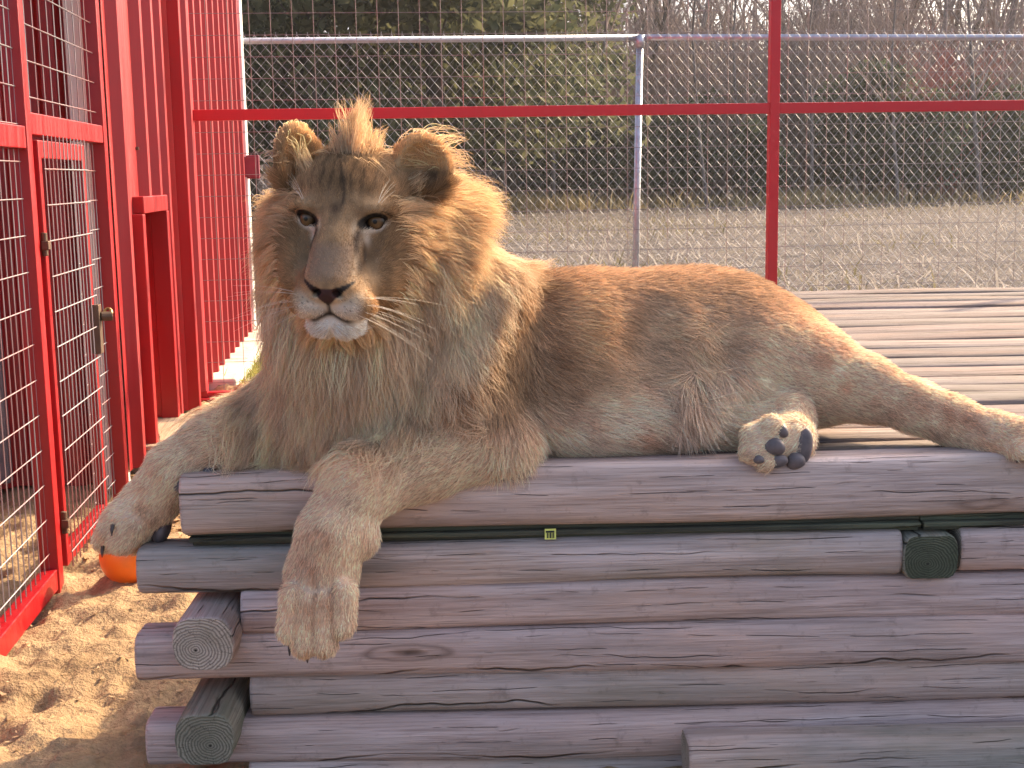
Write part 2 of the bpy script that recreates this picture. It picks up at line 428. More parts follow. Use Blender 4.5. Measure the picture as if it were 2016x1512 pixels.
# gate
gate = empty('cage_gate', CORNER - E1 * .052, ANG, 'narrow red gate of wire mesh hung between cage posts', 'gate')
G0, G1, GZ0, GZ1 = -3.05, -2.47, .05, 1.27
ga = .03
for b in (G0, G1 - .03): sbox(gate, 'stile', (ga, b, GZ0), (ga + .03, b + .03, GZ1))
for z in (GZ0, GZ1 - .05): sbox(gate, 'gate_rail', (ga + .002, G0 + .03, z), (ga + .028, G1 - .03, z + .05))
wires(gate, 'wire_mesh', 'b', G0 + .01, G1 - .01, GZ0 - .01, GZ1 + .015, .047, .1, ga + .037, .0021, WIRE_PALE)
for z in (.18, .98):
    mb = MB(); mb.tube([(ga + .03, G0 - .006, z - .03), (ga + .03, G0 - .006, z + .035)], .009, 10); mb.box((ga + .024, G0 - .02, z - .012), (ga + .044, G0 + .010, z + .012)); mb.build('hinge', STEEL_DARK, gate, bevel=.002)
mb = MB(); mb.box((ga + .02, G1 - .035, .60), (ga + .05, G1 + .008, .76)); mb.tube([(ga + .05, G1 - .012, .72), (ga + .085, G1 + .0, .72)], .016, 10)
lt = mb.build('latch', STEEL_DARK, gate, bevel=.003)
mb = MB(); ring = [(ga + .07 + .012 * math.cos(a), G1 + .01 * math.sin(a), .73 + .014 * math.sin(a)) for a in np.linspace(0, 2 * math.pi, 13)]
mb.tube(ring, .005, 6, cap=False); mb.build('padlock_ring', m_plain('brass', (.55, .38, .14), .35, .5, .8), lt)

back = empty('cage_back_fence', CORNER, ANG, 'red tube cage back fence of square wire mesh behind the lion', 'cage fence')
RZ = 1.475
BX = [.0, 3.005, 6.1]
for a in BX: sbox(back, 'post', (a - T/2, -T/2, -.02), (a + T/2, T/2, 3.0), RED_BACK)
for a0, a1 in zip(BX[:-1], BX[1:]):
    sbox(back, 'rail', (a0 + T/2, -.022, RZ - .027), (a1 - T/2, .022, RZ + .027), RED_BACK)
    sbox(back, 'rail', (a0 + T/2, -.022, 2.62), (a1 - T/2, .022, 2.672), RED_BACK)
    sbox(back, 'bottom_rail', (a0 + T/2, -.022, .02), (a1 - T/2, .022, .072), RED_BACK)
wires(back, 'wire_mesh', 'a', -.16, BX[2], .06, RZ - .02, .1065, .1065, .028, .0015, WIRE)
wires(back, 'wire_mesh', 'a', -.16, BX[2], RZ + .02, 2.62, .1065, .1065, .0285, .0015, WIRE)
mb = MB(); mb.box((-.06, -.08, .0), (.20, .06, .045)); mb.build('foot_plate', RED, back, bevel=.004)
mb = MB(); mb.tube([(-.05, -.06, .06), (-.05, -.07, .19)], .016, 8); mb.tube([(-.05, -.066, .19), (-.05, -.02, .21)], .01, 8); mb.build('drop_bolt', STEEL, back)

# ------------------------------------------------------------------ chain link fence
CY = 9.55
cl = empty('chain_link_fence', (0, CY, 0), R(6.0), 'galvanised chain link fence with round top rail beyond the red cage', 'fence')
CZ = 2.085
mb = MB(); mb.tube([(-6, 0, CZ), (.94, 0, CZ + .02)], .022, 10); mb.build('top_rail', STEEL, cl, smooth=True)
mb = MB(); mb.tube([(.94, 0, CZ + .02), (8, 0, CZ - .02)], .022, 10); mb.build('top_rail', STEEL, cl, smooth=True)
for xx, lean in ((.955, -.045), (-2.2 + .0, 0), (4.25, .0)):
    if xx == -2.2: continue
    mb = MB(); mb.tube([(xx + lean, .0, -.1), (xx, 0.0, CZ - .01)], .025, 12); p = mb.build('post', STEEL, cl, smooth=True)
    mb = MB(); mb.tube([(xx, 0, CZ - .05), (xx, 0, CZ + .035)], [.034, .036], 12); mb.build('post_cap', STEEL, p, smooth=True)
mb = MB(); dx = .0362; dzz = .041
x = -5.2; k = 0
while x < 6.2:
    pts = []; z = .0; j = 0
    while z < CZ + .055:
        s = 1 if (j + k) % 2 else -1
        pts.append((x + s * dx * .5, -.026 + s * (1 if k % 2 else -1) * .0015, z)); z += dzz; j += 1
    pts.append((pts[-1][0] , -.026, CZ + .068))
    mb.tube(pts, .0018, 3, cap=False); x += dx; k += 1
cm = mb.build('chain_mesh', m_plain('galvanised_wire', (.36, .36, .38), .5, .4, .3), cl); cm['kind'] = 'stuff'
# ------------------------------------------------------------------ timber platform
YF = 2.345                      # front face of the timbers
ZD = 0.622                      # deck level
WOODS_DECK = [m_wood('deck_board_grey', (.115, .092, .084), (.26, .216, .202), .2), m_wood('deck_board_pink', (.125, .094, .086), (.28, .222, .206), .1), m_wood('deck_board_pale', (.13, .102, .092), (.30, .248, .230), .15)]
WOODS = [m_wood('weathered_timber', (.40, .298, .258), (.74, .575, .515), .36),
         m_wood('pinkish_timber', (.42, .300, .265), (.77, .580, .530), .18),
         m_wood('grey_timber', (.35, .272, .240), (.68, .540, .485), .5)]
WOOD_GREEN = m_wood('mossy_timber', (.16, .15, .115), (.36, .33, .265), .9)
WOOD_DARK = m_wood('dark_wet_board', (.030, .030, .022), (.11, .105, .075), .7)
END = m_endgrain('end_grain', (.26, .205, .165), (.56, .46, .38))
END_GREEN = m_endgrain('mossy_end_grain', (.050, .056, .038), (.13, .135, .092))
END_OLD = m_endgrain('old_end_grain', (.14, .125, .095), (.32, .285, .22))

plat = empty('timber_platform', (-.6, YF, 0), R(1.0), 'weathered grey timber platform stacked log-cabin style under the lion', 'platform')

def timber(L, w, h, seed, bow=.006, round_=.42, n=56, flat_top=.35):
    """landscape timber along +X from 0..L, section w (Y) x h (Z): flat top and bottom, rounded sides"""
    rg = np.random.default_rng(seed)
    prof = []
    K = 7
    for k in range(K):            # right side, bottom to top
        a = -math.pi/2 + math.pi * k / (K - 1)
        prof.append((w/2 - w*round_*.5 * (1 - math.cos(a)), h/2 * math.copysign(abs(math.sin(a)) ** .8, math.sin(a))))
    prof = prof + [(-y, z) for (y, z) in prof[::-1]]
    m = len(prof)
    ph = rg.random(6) * 6.28
    vs = []; 
    for i in range(n + 1):
        x = L * i / n
        oy = bow * math.sin(x * 1.3 + ph[0]) + bow * .5 * math.sin(x * 3.1 + ph[1]); oz = bow * .5 * math.sin(x * 1.7 + ph[2]) + bow * .35 * math.sin(x * 4.7 + ph[5])
        sc = 1 + .02 * math.sin(x * 2.3 + ph[3]) + .012 * math.sin(x * 6.1 + ph[4])
        for k_, (y, z) in enumerate(prof):
            w_ = 1 + .030 * (float(vnoise(np.array([x * 5.0, k_ * .8, seed * 3.7]), 5)) - .5) + .022 * (float(vnoise(np.array([x * 21.0, k_ * 1.3, seed * 1.7]), 6)) - .5)
            vs.append((x + rg.normal() * .0005, y * sc * w_ + oy, z * (1 + (sc - 1) * .6) * (1 + (w_ - 1) * .8) + oz))
    fs = []
    for i in range(n):
        for k in range(m):
            a = i * m + k; b = i * m + (k + 1) % m
            fs.append((a, a + m, b + m, b))
    me = bpy.data.meshes.new('timber')
    # end caps with their own slightly chamfered rim
    nb = len(vs)
    for (xe, ring, sg) in ((-.006, 0, -1), (L + .006, n, 1)):
        c0 = len(vs)
        for k in range(m):
            y, z = vs[ring * m + k][1:]; vs.append((xe, y * .965, z * .955))
        cc = len(vs); vs.append((xe, 0, 0))
        for k in range(m):
            a = ring * m + k; b = ring * m + (k + 1) % m; c = c0 + k; d = c0 + (k + 1) % m
            fs.append((a, b, d, c) if sg < 0 else (b, a, c, d))
        for k in range(m):
            c = c0 + k; d = c0 + (k + 1) % m
            fs.append((c, d, cc) if sg < 0 else (d, c, cc))
    me.from_pydata(vs, [], fs); me.update()
    mi = [0] * len(fs)
    for q in range(n * m, len(fs)):
        if len(fs[q]) == 3: mi[q] = 1
    me.polygons.foreach_set('material_index', mi)
    me.polygons.foreach_set('use_smooth', [len(f) == 4 for f in fs])
    uv = me.uv_layers.new(name='uv')
    off = (rg.normal() * .12, -.25 + rg.normal() * .12)
    for p in me.polygons:
        for li in p.loop_indices:
            c = me.vertices[me.loops[li].vertex_index].co
            uv.data[li].uv = (c.y / (w / 2) + off[0], c.z / (h / 2) - off[1])
    return me

_seed = [100]
def put(name, loc, L, w, h, mats, rz=0.0, parent=plat, **kw):
    _seed[0] += 1
    me = timber(L, w, h, _seed[0], **kw)
    o = link_mesh(name, me, mats, parent)
    o.location = loc; o.rotation_euler = (0, 0, rz); return o

def lx(px): return (px - 1008) / F_PX * (YF + .03) + .6      # local x on the front face
XR = 3.3
# front wall courses (local y = half width behind the front face)
def course(x0, x1, z0, z1, mats, y=0.0, w=.11):
    return put('front_timber', (x0, w / 2 + y, (z0 + z1) / 2), x1 - x0, w, z1 - z0 + .003, mats)
course(lx(346), XR, .510, ZD, [WOODS[0], END], .0)
course(lx(250), lx(1793), .396, .480, [WOOD_GREEN if False else WOODS[2], END], .004)
course(lx(1928), XR, .396, .480, [WOODS[1], END], .004)
course(lx(457), XR, .313, .396, [WOODS[1], END], .008)
course(lx(240), XR, .226, .313, [WOODS[1], END], -.002)
course(lx(466), XR, .146, .226, [WOODS[0], END], .006)
course(lx(250), XR, .060, .146, [WOODS[1], END], .0)
course(lx(457), XR, -.03, .060, [WOODS[0], END], .004)
course(lx(1350), XR, .048, .128, [WOODS[2], END], -.115, .105)     # extra timber lying in front at the foot
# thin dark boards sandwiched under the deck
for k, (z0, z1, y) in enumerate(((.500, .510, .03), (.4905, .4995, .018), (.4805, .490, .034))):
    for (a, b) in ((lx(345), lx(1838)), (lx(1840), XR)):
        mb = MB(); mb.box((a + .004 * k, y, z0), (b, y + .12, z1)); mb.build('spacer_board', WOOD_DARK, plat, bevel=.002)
# cross timbers: round ends facing the viewer
def cross(px, z, h, w, mats, y0, L=3.4, **kw):
    return put('cross_timber', (lx(px), y0, z), L, w, h, mats, R(90), **kw)
cross(386, .330, .100, .112, [WOODS[0], END], -.062, .52, round_=.62)
cross(395, .152, .098, .112, [WOOD_GREEN, END_OLD], -.085, .54, round_=.55)
cross(1858, .438, .084, .104, [WOOD_GREEN, END_GREEN], .012, round_=.35)
for px in (1858,):
    cross(px, .27, .086, .11, [WOODS[2], END], .13)
for z in (.51, .43, .354, .27, .186, .10, .02): put('cross_timber', (.50, .5, z), 2.9, .11, .084, [WOODS[0], END], R(90), n=14)  # inner wall of the L shape made for the light
for z in (.50, .43, .27, .10): put('inner_timber', (.02, .42, z), .46, .10, .085, [WOODS[2], END], n=10)
# right end and back walls (out of view but part of the crib)
for z in (.438, .27, .10): put('cross_timber', (XR - .3, -.05, z), 3.4, .11, .085, [WOODS[0], END], R(90))
for z in (.354, .186, .02): put('back_timber', (.45, 3.38, z), XR - .45, .11, .085, [WOODS[2], END])
# deck boards: measured seams (world depth) from the front
seams = [2.455, 2.545, 2.66, 2.80, 2.935, 3.07, 3.21, 3.35, 3.525, 3.70, 3.89, 4.08, 4.27, 4.47, 4.67, 4.87, 5.06, 5.26, 5.45, 5.62, 5.80]
rgd = np.random.default_rng(5)
for k in range(len(seams) - 1):
    y0, y1 = seams[k] - YF, seams[k + 1] - YF
    gap = .006 + .004 * rgd.random()
    sh = 0 if k < 3 else .46  # rear boards shortened, unseen behind the lion, so sun reaches the sand
    put('deck_board', (lx(350) + sh + rgd.normal() * .012, (y0 + y1) / 2, ZD - .034 + rgd.normal() * .0018), XR - .05 - sh, (y1 - y0) - gap, .068,
        [WOODS_DECK[(k * 2 + (k // 3)) % 3], END], round_=.16, n=14)

# yellow tag stapled on the dark board
tg = MB(); tg.box((-.0105, -.0016, -.010), (.0105, 0, .010))
tago = tg.build('price_tag', m_plain('yellow_tag', (.72, .72, .18), .6), plat, loc=(lx(1081), .0165, .4935))
mb = MB(); mb.box((-.0085, -.0022, .003), (.0075, -.0017, .0065))
xk = -.0065
for wdt in (.002, .001, .0026, .0012, .002): mb.box((xk, -.0022, -.0075), (xk + wdt, -.0017, .0025)); xk += wdt + .0012
mb.build('tag_print', m_plain('black_print', (.02, .02, .02), .7), tago)

# ------------------------------------------------------------------ orange ball
ball_r = .085
bc = W(256, 1094, 3.65)
bm = bmesh.new(); bmesh.ops.create_uvsphere(bm, u_segments=40, v_segments=24, radius=ball_r)
me = bpy.data.meshes.new('rubber_ball'); bm.to_mesh(me); bm.free()
tb = NT('orange_rubber'); gn = tb.objvec(False)
tb.col(tb.mix(tb.ramp(tb.noise(gn, 12, 4), [(.45, 0.0), (.75, .5)]), (.95, .20, .012), (.60, .20, .06))); tb.set(.4, .5)
tb.b.inputs['Subsurface Weight'].default_value = .15; tb.b.inputs['Subsurface Radius'].default_value = (.03, .012, .004)
ball = link_mesh('rubber_ball', me, tb.mat, None, True, bc)
tag(ball, 'orange rubber ball lying on the sand below the lion paw', 'ball')
mb = MB(); mb.tube([(ball_r * 1.003 * math.cos(a), 0, ball_r * 1.003 * math.sin(a)) for a in np.linspace(0, 2 * math.pi, 33)], .0016, 5, cap=False)
mb.build('seam', tb.mat, ball)

# ------------------------------------------------------------------ leaf litter and scraps on the sand
def litter(name, spots, n, mat, size, label=None, cat=None):
    mb = MB(); rl = random.Random(11)
    for _ in range(n):
        cx, cy, sx, sy = rl.choice(spots)
        x = cx + rl.gauss(0, sx); y = cy + rl.gauss(0, sy)
        z = float(sand_z(np.array([[x]]), np.array([[y]]))[0, 0])
        s = size * rl.uniform(.5, 1.3); a = rl.random() * 6.28; c, d = math.cos(a), math.sin(a)
        w = s * rl.uniform(.18, .45); b = rl.uniform(.1, .5) * s; t = rl.uniform(-.3, .3) * s
        pts = [(-s, 0, b * .6), (-.3*s, w, .0 + t * .4), (.5*s, w*.8, b * .2), (s, 0, b), (.5*s, -w*.8, .1*s), (-.3*s, -w, b * .4)]
        mb.add([(x + px*c - py*d, y + px*d + py*c, z + .006 + pz) for px, py, pz in pts], [(0, 1, 5), (1, 2, 4, 5), (2, 3, 4)])
    o = mb.build(name, mat); tag(o, label, cat, kind='stuff'); return o
wl0 = CORNER + E1 * .12
spots = []
for b, sx, sy in ((-2.1, .10, .18), (-1.7, .08, .2), (-1.3, .07, .2), (-.8, .08, .2), (-2.5, .10, .12)):
    p = CORNER + E1 * .16 + E2 * b; spots.append((p.x, p.y, sx, sy))
litter('dry_leaves', spots, 1100, m_leaf('dry_leaf', (.20, .11, .05), (.50, .34, .20), .2), .024, 'dry brown leaves drifted along the foot of the red cage', 'leaves')
spots2 = [(-1.0, 3.3, .3, .5), (-.95, 4.2, .3, .6), (-.9, 2.6, .25, .3)]
litter('sand_crumbs', spots2, 500, m_leaf('crumb', (.22, .14, .08), (.48, .33, .2), .0), .011, 'small bark and soil crumbs scattered on the sand', 'crumbs')

# grey slatted pallet on the ground behind the lion
pal = empty('wooden_pallet', (-1.02, 5.55, .03), R(5.5), 'grey slatted wooden pallet on the ground between the mane and the shed', 'pallet')
for k in range(3):
    mb = MB(); mb.box((.05 + k * .36, 0, 0), (.13 + k * .36, .92, .10)); mb.build('bearer', WOODS[2], pal, bevel=.004)
for k in range(8):
    mb = MB(); mb.box((0, k * .118, .101), (.95, k * .118 + .078, .122)); mb.build('slat', WOODS[(k % 2) * 2], pal, bevel=.003)
# ------------------------------------------------------------------ the lion
# The body is a smooth blend of measured ellipsoids and tapering limbs, meshed as one surface.
def V(x, y, Y): return np.array(W(x, y, Y))
def smin(a, b, k):
    h = np.clip(.5 + .5 * (b - a) / k, 0, 1); return b * (1 - h) + a * h - k * h * (1 - h)

class Prim:
    def __init__(s, kind, a, b=None, r=None, r2=None, rot=None, k=.03, flow=(1, 0, -.3), ln=.016, col=0, grp='body', sub=False):
        s.kind, s.a, s.r, s.k, s.ln, s.col, s.grp, s.sub = kind, np.array(a, float), r, k, ln, col, grp, sub
        s.b = None if b is None else np.array(b, float); s.r2 = r if r2 is None else r2
        s.rot = rot; s.flow = np.array(flow, float)
        if kind == 'cap':
            s.lo = np.minimum(s.a - s.r, s.b - s.r2); s.hi = np.maximum(s.a + s.r, s.b + s.r2)
        else:
            m = max(r); s.lo = s.a - m; s.hi = s.a + m
    def d(s, p):
        if s.kind == 'cap':
            ba = s.b - s.a; pa = p - s.a
            t = np.clip((pa @ ba) / max(ba @ ba, 1e-9), 0, 1)
            return np.linalg.norm(pa - t[..., None] * ba, axis=-1) - (s.r + (s.r2 - s.r) * t)
        q = p - s.a
        if s.rot is not None: q = q @ s.rot
        r = np.array(s.r); k0 = np.linalg.norm(q / r, axis=-1); k1 = np.linalg.norm(q / (r * r), axis=-1)
        return k0 * (k0 - 1) / np.maximum(k1, 1e-6)

def field_of(prims, lo, hi, h, clipfn=None):
    n = np.ceil((hi - lo) / h).astype(int) + 1
    D = np.full(n, .2, np.float32)
    ax = [lo[i] + h * np.arange(n[i]) for i in range(3)]
    for p in prims:
        m = p.k + .03
        i0 = np.clip(((p.lo - m - lo) / h).astype(int), 0, n); i1 = np.clip(np.ceil((p.hi + m - lo) / h).astype(int) + 1, 0, n)
        if np.any(i1 <= i0): continue
        X, Y, Z = np.meshgrid(*[ax[i][i0[i]:i1[i]] for i in range(3)], indexing='ij')
        P = np.stack([X, Y, Z], -1); d = p.d(P)
        s = tuple(slice(i0[i], i1[i]) for i in range(3))
        if p.sub: D[s] = -smin(-D[s], d, p.k)
        else: D[s] = smin(D[s], d, p.k)
    if clipfn is not None:
        X, Y, Z = np.meshgrid(*ax, indexing='ij'); D = clipfn(D, X, Y, Z)
    return D

def surface_nets(D, lo, h):
    n = np.array(D.shape); cn = n - 1; ncell = int(np.prod(cn))
    cnt = np.zeros(ncell); acc = np.zeros((ncell, 3)); quads = []
    for ax in range(3):
        sa = [slice(None)] * 3; sb = [slice(None)] * 3; sa[ax] = slice(0, -1); sb[ax] = slice(1, None)
        da, db = D[tuple(sa)], D[tuple(sb)]
        idx = np.argwhere((da < 0) != (db < 0))
        va = da[tuple(idx.T)]; vb = db[tuple(idx.T)]
        pos = idx.astype(float); pos[:, ax] += va / (va - vb)
        u, v = (ax + 1) % 3, (ax + 2) % 3
        cells = []
        ok = np.ones(len(idx), bool)
        for (o1, o2) in ((0, 0), (-1, 0), (-1, -1), (0, -1)):
            c = idx.copy(); c[:, u] += o1; c[:, v] += o2
            ok &= np.all((c >= 0) & (c < cn), axis=1); cells.append(c)
        flat = [np.ravel_multi_index(np.clip(c, 0, cn - 1).T, cn) for c in cells]
        for fl in flat:
            cnt += np.bincount(fl[ok], minlength=ncell)
            for j in range(3): acc[:, j] += np.bincount(fl[ok], weights=pos[ok, j], minlength=ncell)
        q = np.stack(flat, 1)[ok]; neg = va[ok] < 0
        q[~neg] = q[~neg][:, ::-1]; quads.append(q)
    act = np.nonzero(cnt)[0]; remap = np.full(ncell, -1); remap[act] = np.arange(len(act))
    verts = acc[act] / cnt[act][:, None] * h + lo
    return verts, remap[np.concatenate(quads)]

def mesh_normals(v, q):
    n = np.cross(v[q[:, 2]] - v[q[:, 0]], v[q[:, 3]] - v[q[:, 1]]); out = np.zeros_like(v)
    for k in range(4):
        for j in range(3): out[:, j] += np.bincount(q[:, k], weights=n[:, j], minlength=len(v))
    return out / (np.linalg.norm(out, axis=1)[:, None] + 1e-12)

# colours (linear albedo): 0 flank, 1 leg, 2 belly, 3 mane, 4 face, 5 paw, 6 chest mane, 7 shoulder
PAL = np.array([(.53, .365, .235), (.72, .495, .345), (.74, .545, .41), (.52, .33, .17), (.37, .215, .102), (.70, .475, .325), (.56, .38, .215), (.37, .235, .13)])

B = []
def ell(x, y, Y, r, **kw):
    B.append(Prim('ell', V(x, y, Y), r=(r, r, r) if not hasattr(r, '__len__') else r, **kw))
def cap(p, q, r, r2, **kw):
    a, b = V(*p), V(*q)
    kw.setdefault('flow', b - a)
    f = np.array(kw['flow'], float); kw['flow'] = f / (np.linalg.norm(f) + 1e-9)
    B.append(Prim('cap', a, b, r, r2, **kw))
REAR = (1, .1, -.35)
# trunk
ell(770, 770, 2.52, (.135, .13, .15), k=.06, flow=(.2, -.4, -1), ln=.02, col=6, grp='chest')
ell(930, 745, 2.58, (.15, .14, .170), k=.06, flow=REAR, ln=.018, col=7)
ell(1085, 722, 2.605, (.185, .155, .186), k=.07, flow=REAR, ln=.018, col=0)
ell(1210, 715, 2.625, (.18, .15, .182), k=.07, flow=REAR, ln=.018, col=0)
ell(1340, 694, 2.68, (.17, .145, .170), k=.07, flow=REAR, ln=.018, col=0)
ell(1440, 684, 2.72, (.15, .14, .150), k=.07, flow=(1, 0, -.5), ln=.016, col=0)
ell(1540, 715, 2.74, (.12, .13, .118), k=.06, flow=(1, 0, -.7), ln=.015, col=0)
# belly, flank folds
ell(1180, 835, 2.52, (.20, .09, .06), k=.06, flow=(1, 0, -.25), ln=.026, col=2)
ell(1335, 800, 2.57, (.13, .09, .075), k=.06, flow=(1, 0, -.5), ln=.03, col=2)
ell(1420, 775, 2.575, (.07, .06, .06), k=.04, flow=(.5, -.2, -1), ln=.032, col=2)
ell(1295, 640, 2.44, (.06, .085, .10), k=.06, sub=True)
# neck and chest
cap((745, 465, 2.50), (885, 650, 2.58), .125, .15, k=.07, flow=(.6, .1, -.7), ln=.03, col=3, grp='neck')
cap((690, 560, 2.45), (720, 790, 2.475), .11, .115, k=.06, flow=(.05, -.25, -1), ln=.03, col=6, grp='chest')
ell(640, 800, 2.49, (.11, .10, .11), k=.05, flow=(-.1, -.3, -1), ln=.03, col=6, grp='chest')
# near (left) shoulder and foreleg
cap((965, 610, 2.50), (912, 790, 2.425), .080, .090, k=.025, flow=(.1, 0, -1), ln=.016, col=7)
cap((915, 785, 2.44), (975, 880, 2.425), .086, .062, k=.035, flow=(.2, 0, -1), ln=.018, col=1)
cap((985, 882, 2.42), (840, 905, 2.37), .060, .066, k=.045, ln=.014, col=1, grp='fore')
cap((840, 905, 2.37), (700, 965, 2.30), .066, .060, k=.03, ln=.012, col=1, grp='fore')
cap((700, 965, 2.30), (655, 1050, 2.262), .058, .057, k=.03, ln=.011, col=1, grp='fore')
cap((655, 1050, 2.262), (634, 1130, 2.262), .057, .058, k=.03, ln=.010, col=5, grp='paw')
cap((634, 1130, 2.262), (624, 1195, 2.258), .058, .058, k=.03, ln=.010, col=5, grp='paw')
for (x0, y0, x1, y1, r) in ((577, 1170, 570, 1240, .0225), (606, 1180, 600, 1268, .0245), (642, 1180, 638, 1266, .025), (678, 1165, 674, 1230, .0235)):
    cap((x0, y0, 2.205), (x1, y1, 2.200), r, r * 1.02, k=.0045, ln=.009, col=5, grp='paw')
ell(722, 1060, 2.27, (.022, .03, .03), k=.02, flow=(0, 0, -1), ln=.01, col=1)
# far (right) foreleg hanging over the end of the platform
cap((600, 850, 2.54), (520, 856, 2.49), .075, .066, k=.05, ln=.014, col=1, grp='fore')
cap((520, 856, 2.49), (425, 872, 2.45), .063, .057, k=.04, ln=.012, col=1, grp='fore')
cap((425, 872, 2.45), (345, 925, 2.43), .056, .050, k=.03, ln=.011, col=1, grp='fore')
cap((345, 925, 2.43), (300, 985, 2.43), .048, .044, k=.03, ln=.010, col=1, grp='fore')
cap((300, 985, 2.43), (258, 1026, 2.43), .046, .050, k=.03, ln=.010, col=5, grp='paw')
for (x0, y0, Y0, x1, y1, Y1, r) in ((238, 1018, 2.40, 216, 1046, 2.40, .027), (228, 1030, 2.43, 210, 1062, 2.43, .028), (258, 1036, 2.39, 240, 1066, 2.385, .028), (270, 1046, 2.43, 266, 1066, 2.43, .026)):
    cap((x0, y0, Y0), (x1, y1, Y1), r, r * .9, k=.012, ln=.009, col=5, grp='paw')
# near (left) hind leg stretched out
ell(1490, 720, 2.66, (.135, .11, .12), k=.06, flow=(1, 0, -.6), ln=.015, col=0)
cap((1500, 725, 2.64), (1605, 742, 2.61), .118, .088, k=.06, flow=(1, 0, -.5), ln=.014, col=1)
cap((1605, 742, 2.61), (1700, 764, 2.57), .088, .060, k=.04, ln=.013, col=1, grp='hind')
cap((1700, 764, 2.57), (1800, 800, 2.52), .060, .045, k=.03, ln=.012, col=1, grp='hind')
cap((1800, 800, 2.52), (1870, 826, 2.49), .044, .041, k=.03, ln=.012, col=1, grp='hind')
cap((1870, 826, 2.49), (1960, 862, 2.45), .041, .045, k=.03, ln=.011, col=1, grp='hind')
cap((1960, 862, 2.45), (2010, 872, 2.42), .047, .046, k=.02, ln=.010, col=5, grp='hind')
for (dy, Y0) in ((-14, 2.45), (0, 2.41), (16, 2.385)):
    cap((2010, 870 + dy, Y0), (2052, 880 + dy, Y0 - .01), .026, .024, k=.012, ln=.009, col=5, grp='paw')
# far (right) hind leg tucked under, sole towards the viewer
cap((1330, 850, 2.60), (1450, 838, 2.53), .055, .052, k=.03, ln=.014, col=2)
cap((1450, 835, 2.53), (1548, 815, 2.50), .050, .038, k=.03, ln=.012, col=1)
cap((1566, 828, 2.50), (1556, 866, 2.425), .036, .040, k=.03, flow=(-.3, -.6, -.4), ln=.011, col=2)
cap((1556, 864, 2.43), (1506, 872, 2.405), .042, .042, k=.025, flow=(-1, -.2, 0), ln=.010, col=5)
for (x, y, Y, r) in ((1484, 858, 2.39, .023), (1482, 890, 2.38, .025), (1506, 910, 2.375, .023), (1520, 838, 2.385, .022)):
    ell(x, y, Y, r, k=.012, flow=(-1, -.4, -.2), ln=.009, col=5, grp='paw')

# head, in its own frame: x to the viewer's right, y out of the face, z up
HC = V(679, 433, 2.345)
hyaw, hroll, hpit = R(-5.0), R(3.4), R(-1.0)
HX = np.array((math.cos(hyaw), math.sin(hyaw), 0)); HY = np.array((math.sin(hyaw), -math.cos(hyaw), 0)); HZ = np.array((0, 0, 1.0))
# pitch (nose down) then roll
HYp = HY * math.cos(hpit) - HZ * math.sin(hpit); HZp = HZ * math.cos(hpit) + HY * math.sin(hpit)
HXr = HX * math.cos(hroll) - HZp * math.sin(hroll); HZr = HZp * math.cos(hroll) + HX * math.sin(hroll)
HM = np.stack([HXr, HYp, HZr], 1)            # columns are the head axes in the world
def Hw(p): return HC + HM @ np.array(p, float)
def Hl(p): return (p - HC) @ HM

Hd = []      # head primitives in head space
def hell(c, r, k=.02, rot=None, sub=False, **kw): Hd.append(Prim('ell', c, r=r, k=k, rot=rot, sub=sub, **kw))
def hcap(a, b, r, r2, k=.02, **kw): Hd.append(Prim('cap', a, b, r, r2, k=k, **kw))
def rotm(ax, deg): return np.array(Matrix.Rotation(R(deg), 3, ax))
hell((0, -.085, .025), (.112, .125, .105), .03)             # cranium
hell((0, -.012, .030), (.078, .055, .062), .03)             # brow block
for s in (-1, 1):
    hell((s * .053, .016, .0205), (.037, .036, .016), .013)  # brow ridge
    hell((s * .078, -.038, -.048), (.054, .070, .066), .03) # cheek bone
    hell((s * .064, -.005, -.105), (.045, .060, .055), .03) # jaw muscle
    hell((s * .0355, .083, -.141), (.041, .040, .030), .014) # whisker pad
    hell((s * .030, .050, -.110), (.036, .060, .034), .02)
    hell((s * .022, .103, -.112), (.022, .022, .020), .012) # nose wing
hcap((0, .020, .000), (0, .070, -.060), .044, .040, .025)   # bridge
hcap((0, .070, -.060), (0, .108, -.104), .040, .030, .02)
hell((0, .088, -.092), (.043, .034, .036), .015)
hell((0, .118, -.116), (.024, .016, .017), .012)            # nose leather
hell((0, .058, -.174), (.050, .040, .026), .012)            # chin
hell((0, .010, -.150), (.060, .060, .042), .03)             # lower jaw
for s in (-1, 1):
    # eye openings
    hell((s * .0590, .040, .000), (.0175, .030, .0078), .004, rotm('Y', s * -16), True)
    hell((s * .0170, .128, -.120), (.010, .012, .006), .004, rotm('Y', s * 35), True)    # nostril
hcap((0, .135, -.134), (0, .128, -.156), .004, .004, .006, sub=True)                     # philtrum
for s in (-1, 1):                                                                        # mouth line
    hcap((0, .126, -.157), (s * .030, .112, -.169), .0045, .004, .006, sub=True)
    hcap((s * .030, .112, -.169), (s * .056, .070, -.175), .004, .004, .006, sub=True)
# ears (viewer's right one opens to the front, the left one is seen from its edge)
ear_r = rotm('Z', 24) @ rotm('Y', 30)
hell((.122, -.075, .098), (.064, .028, .060), .012, ear_r, col=3)
hell((.126, -.050, .096), (.048, .030, .045), .010, ear_r, True, col=3)
ear_l = rotm('Z', -56) @ rotm('Y', -18)
hell((-.100, -.070, .092), (.054, .028, .078), .012, ear_l, col=3)
hell((-.088, -.048, .090), (.038, .029, .060), .010, ear_l, True, col=3)

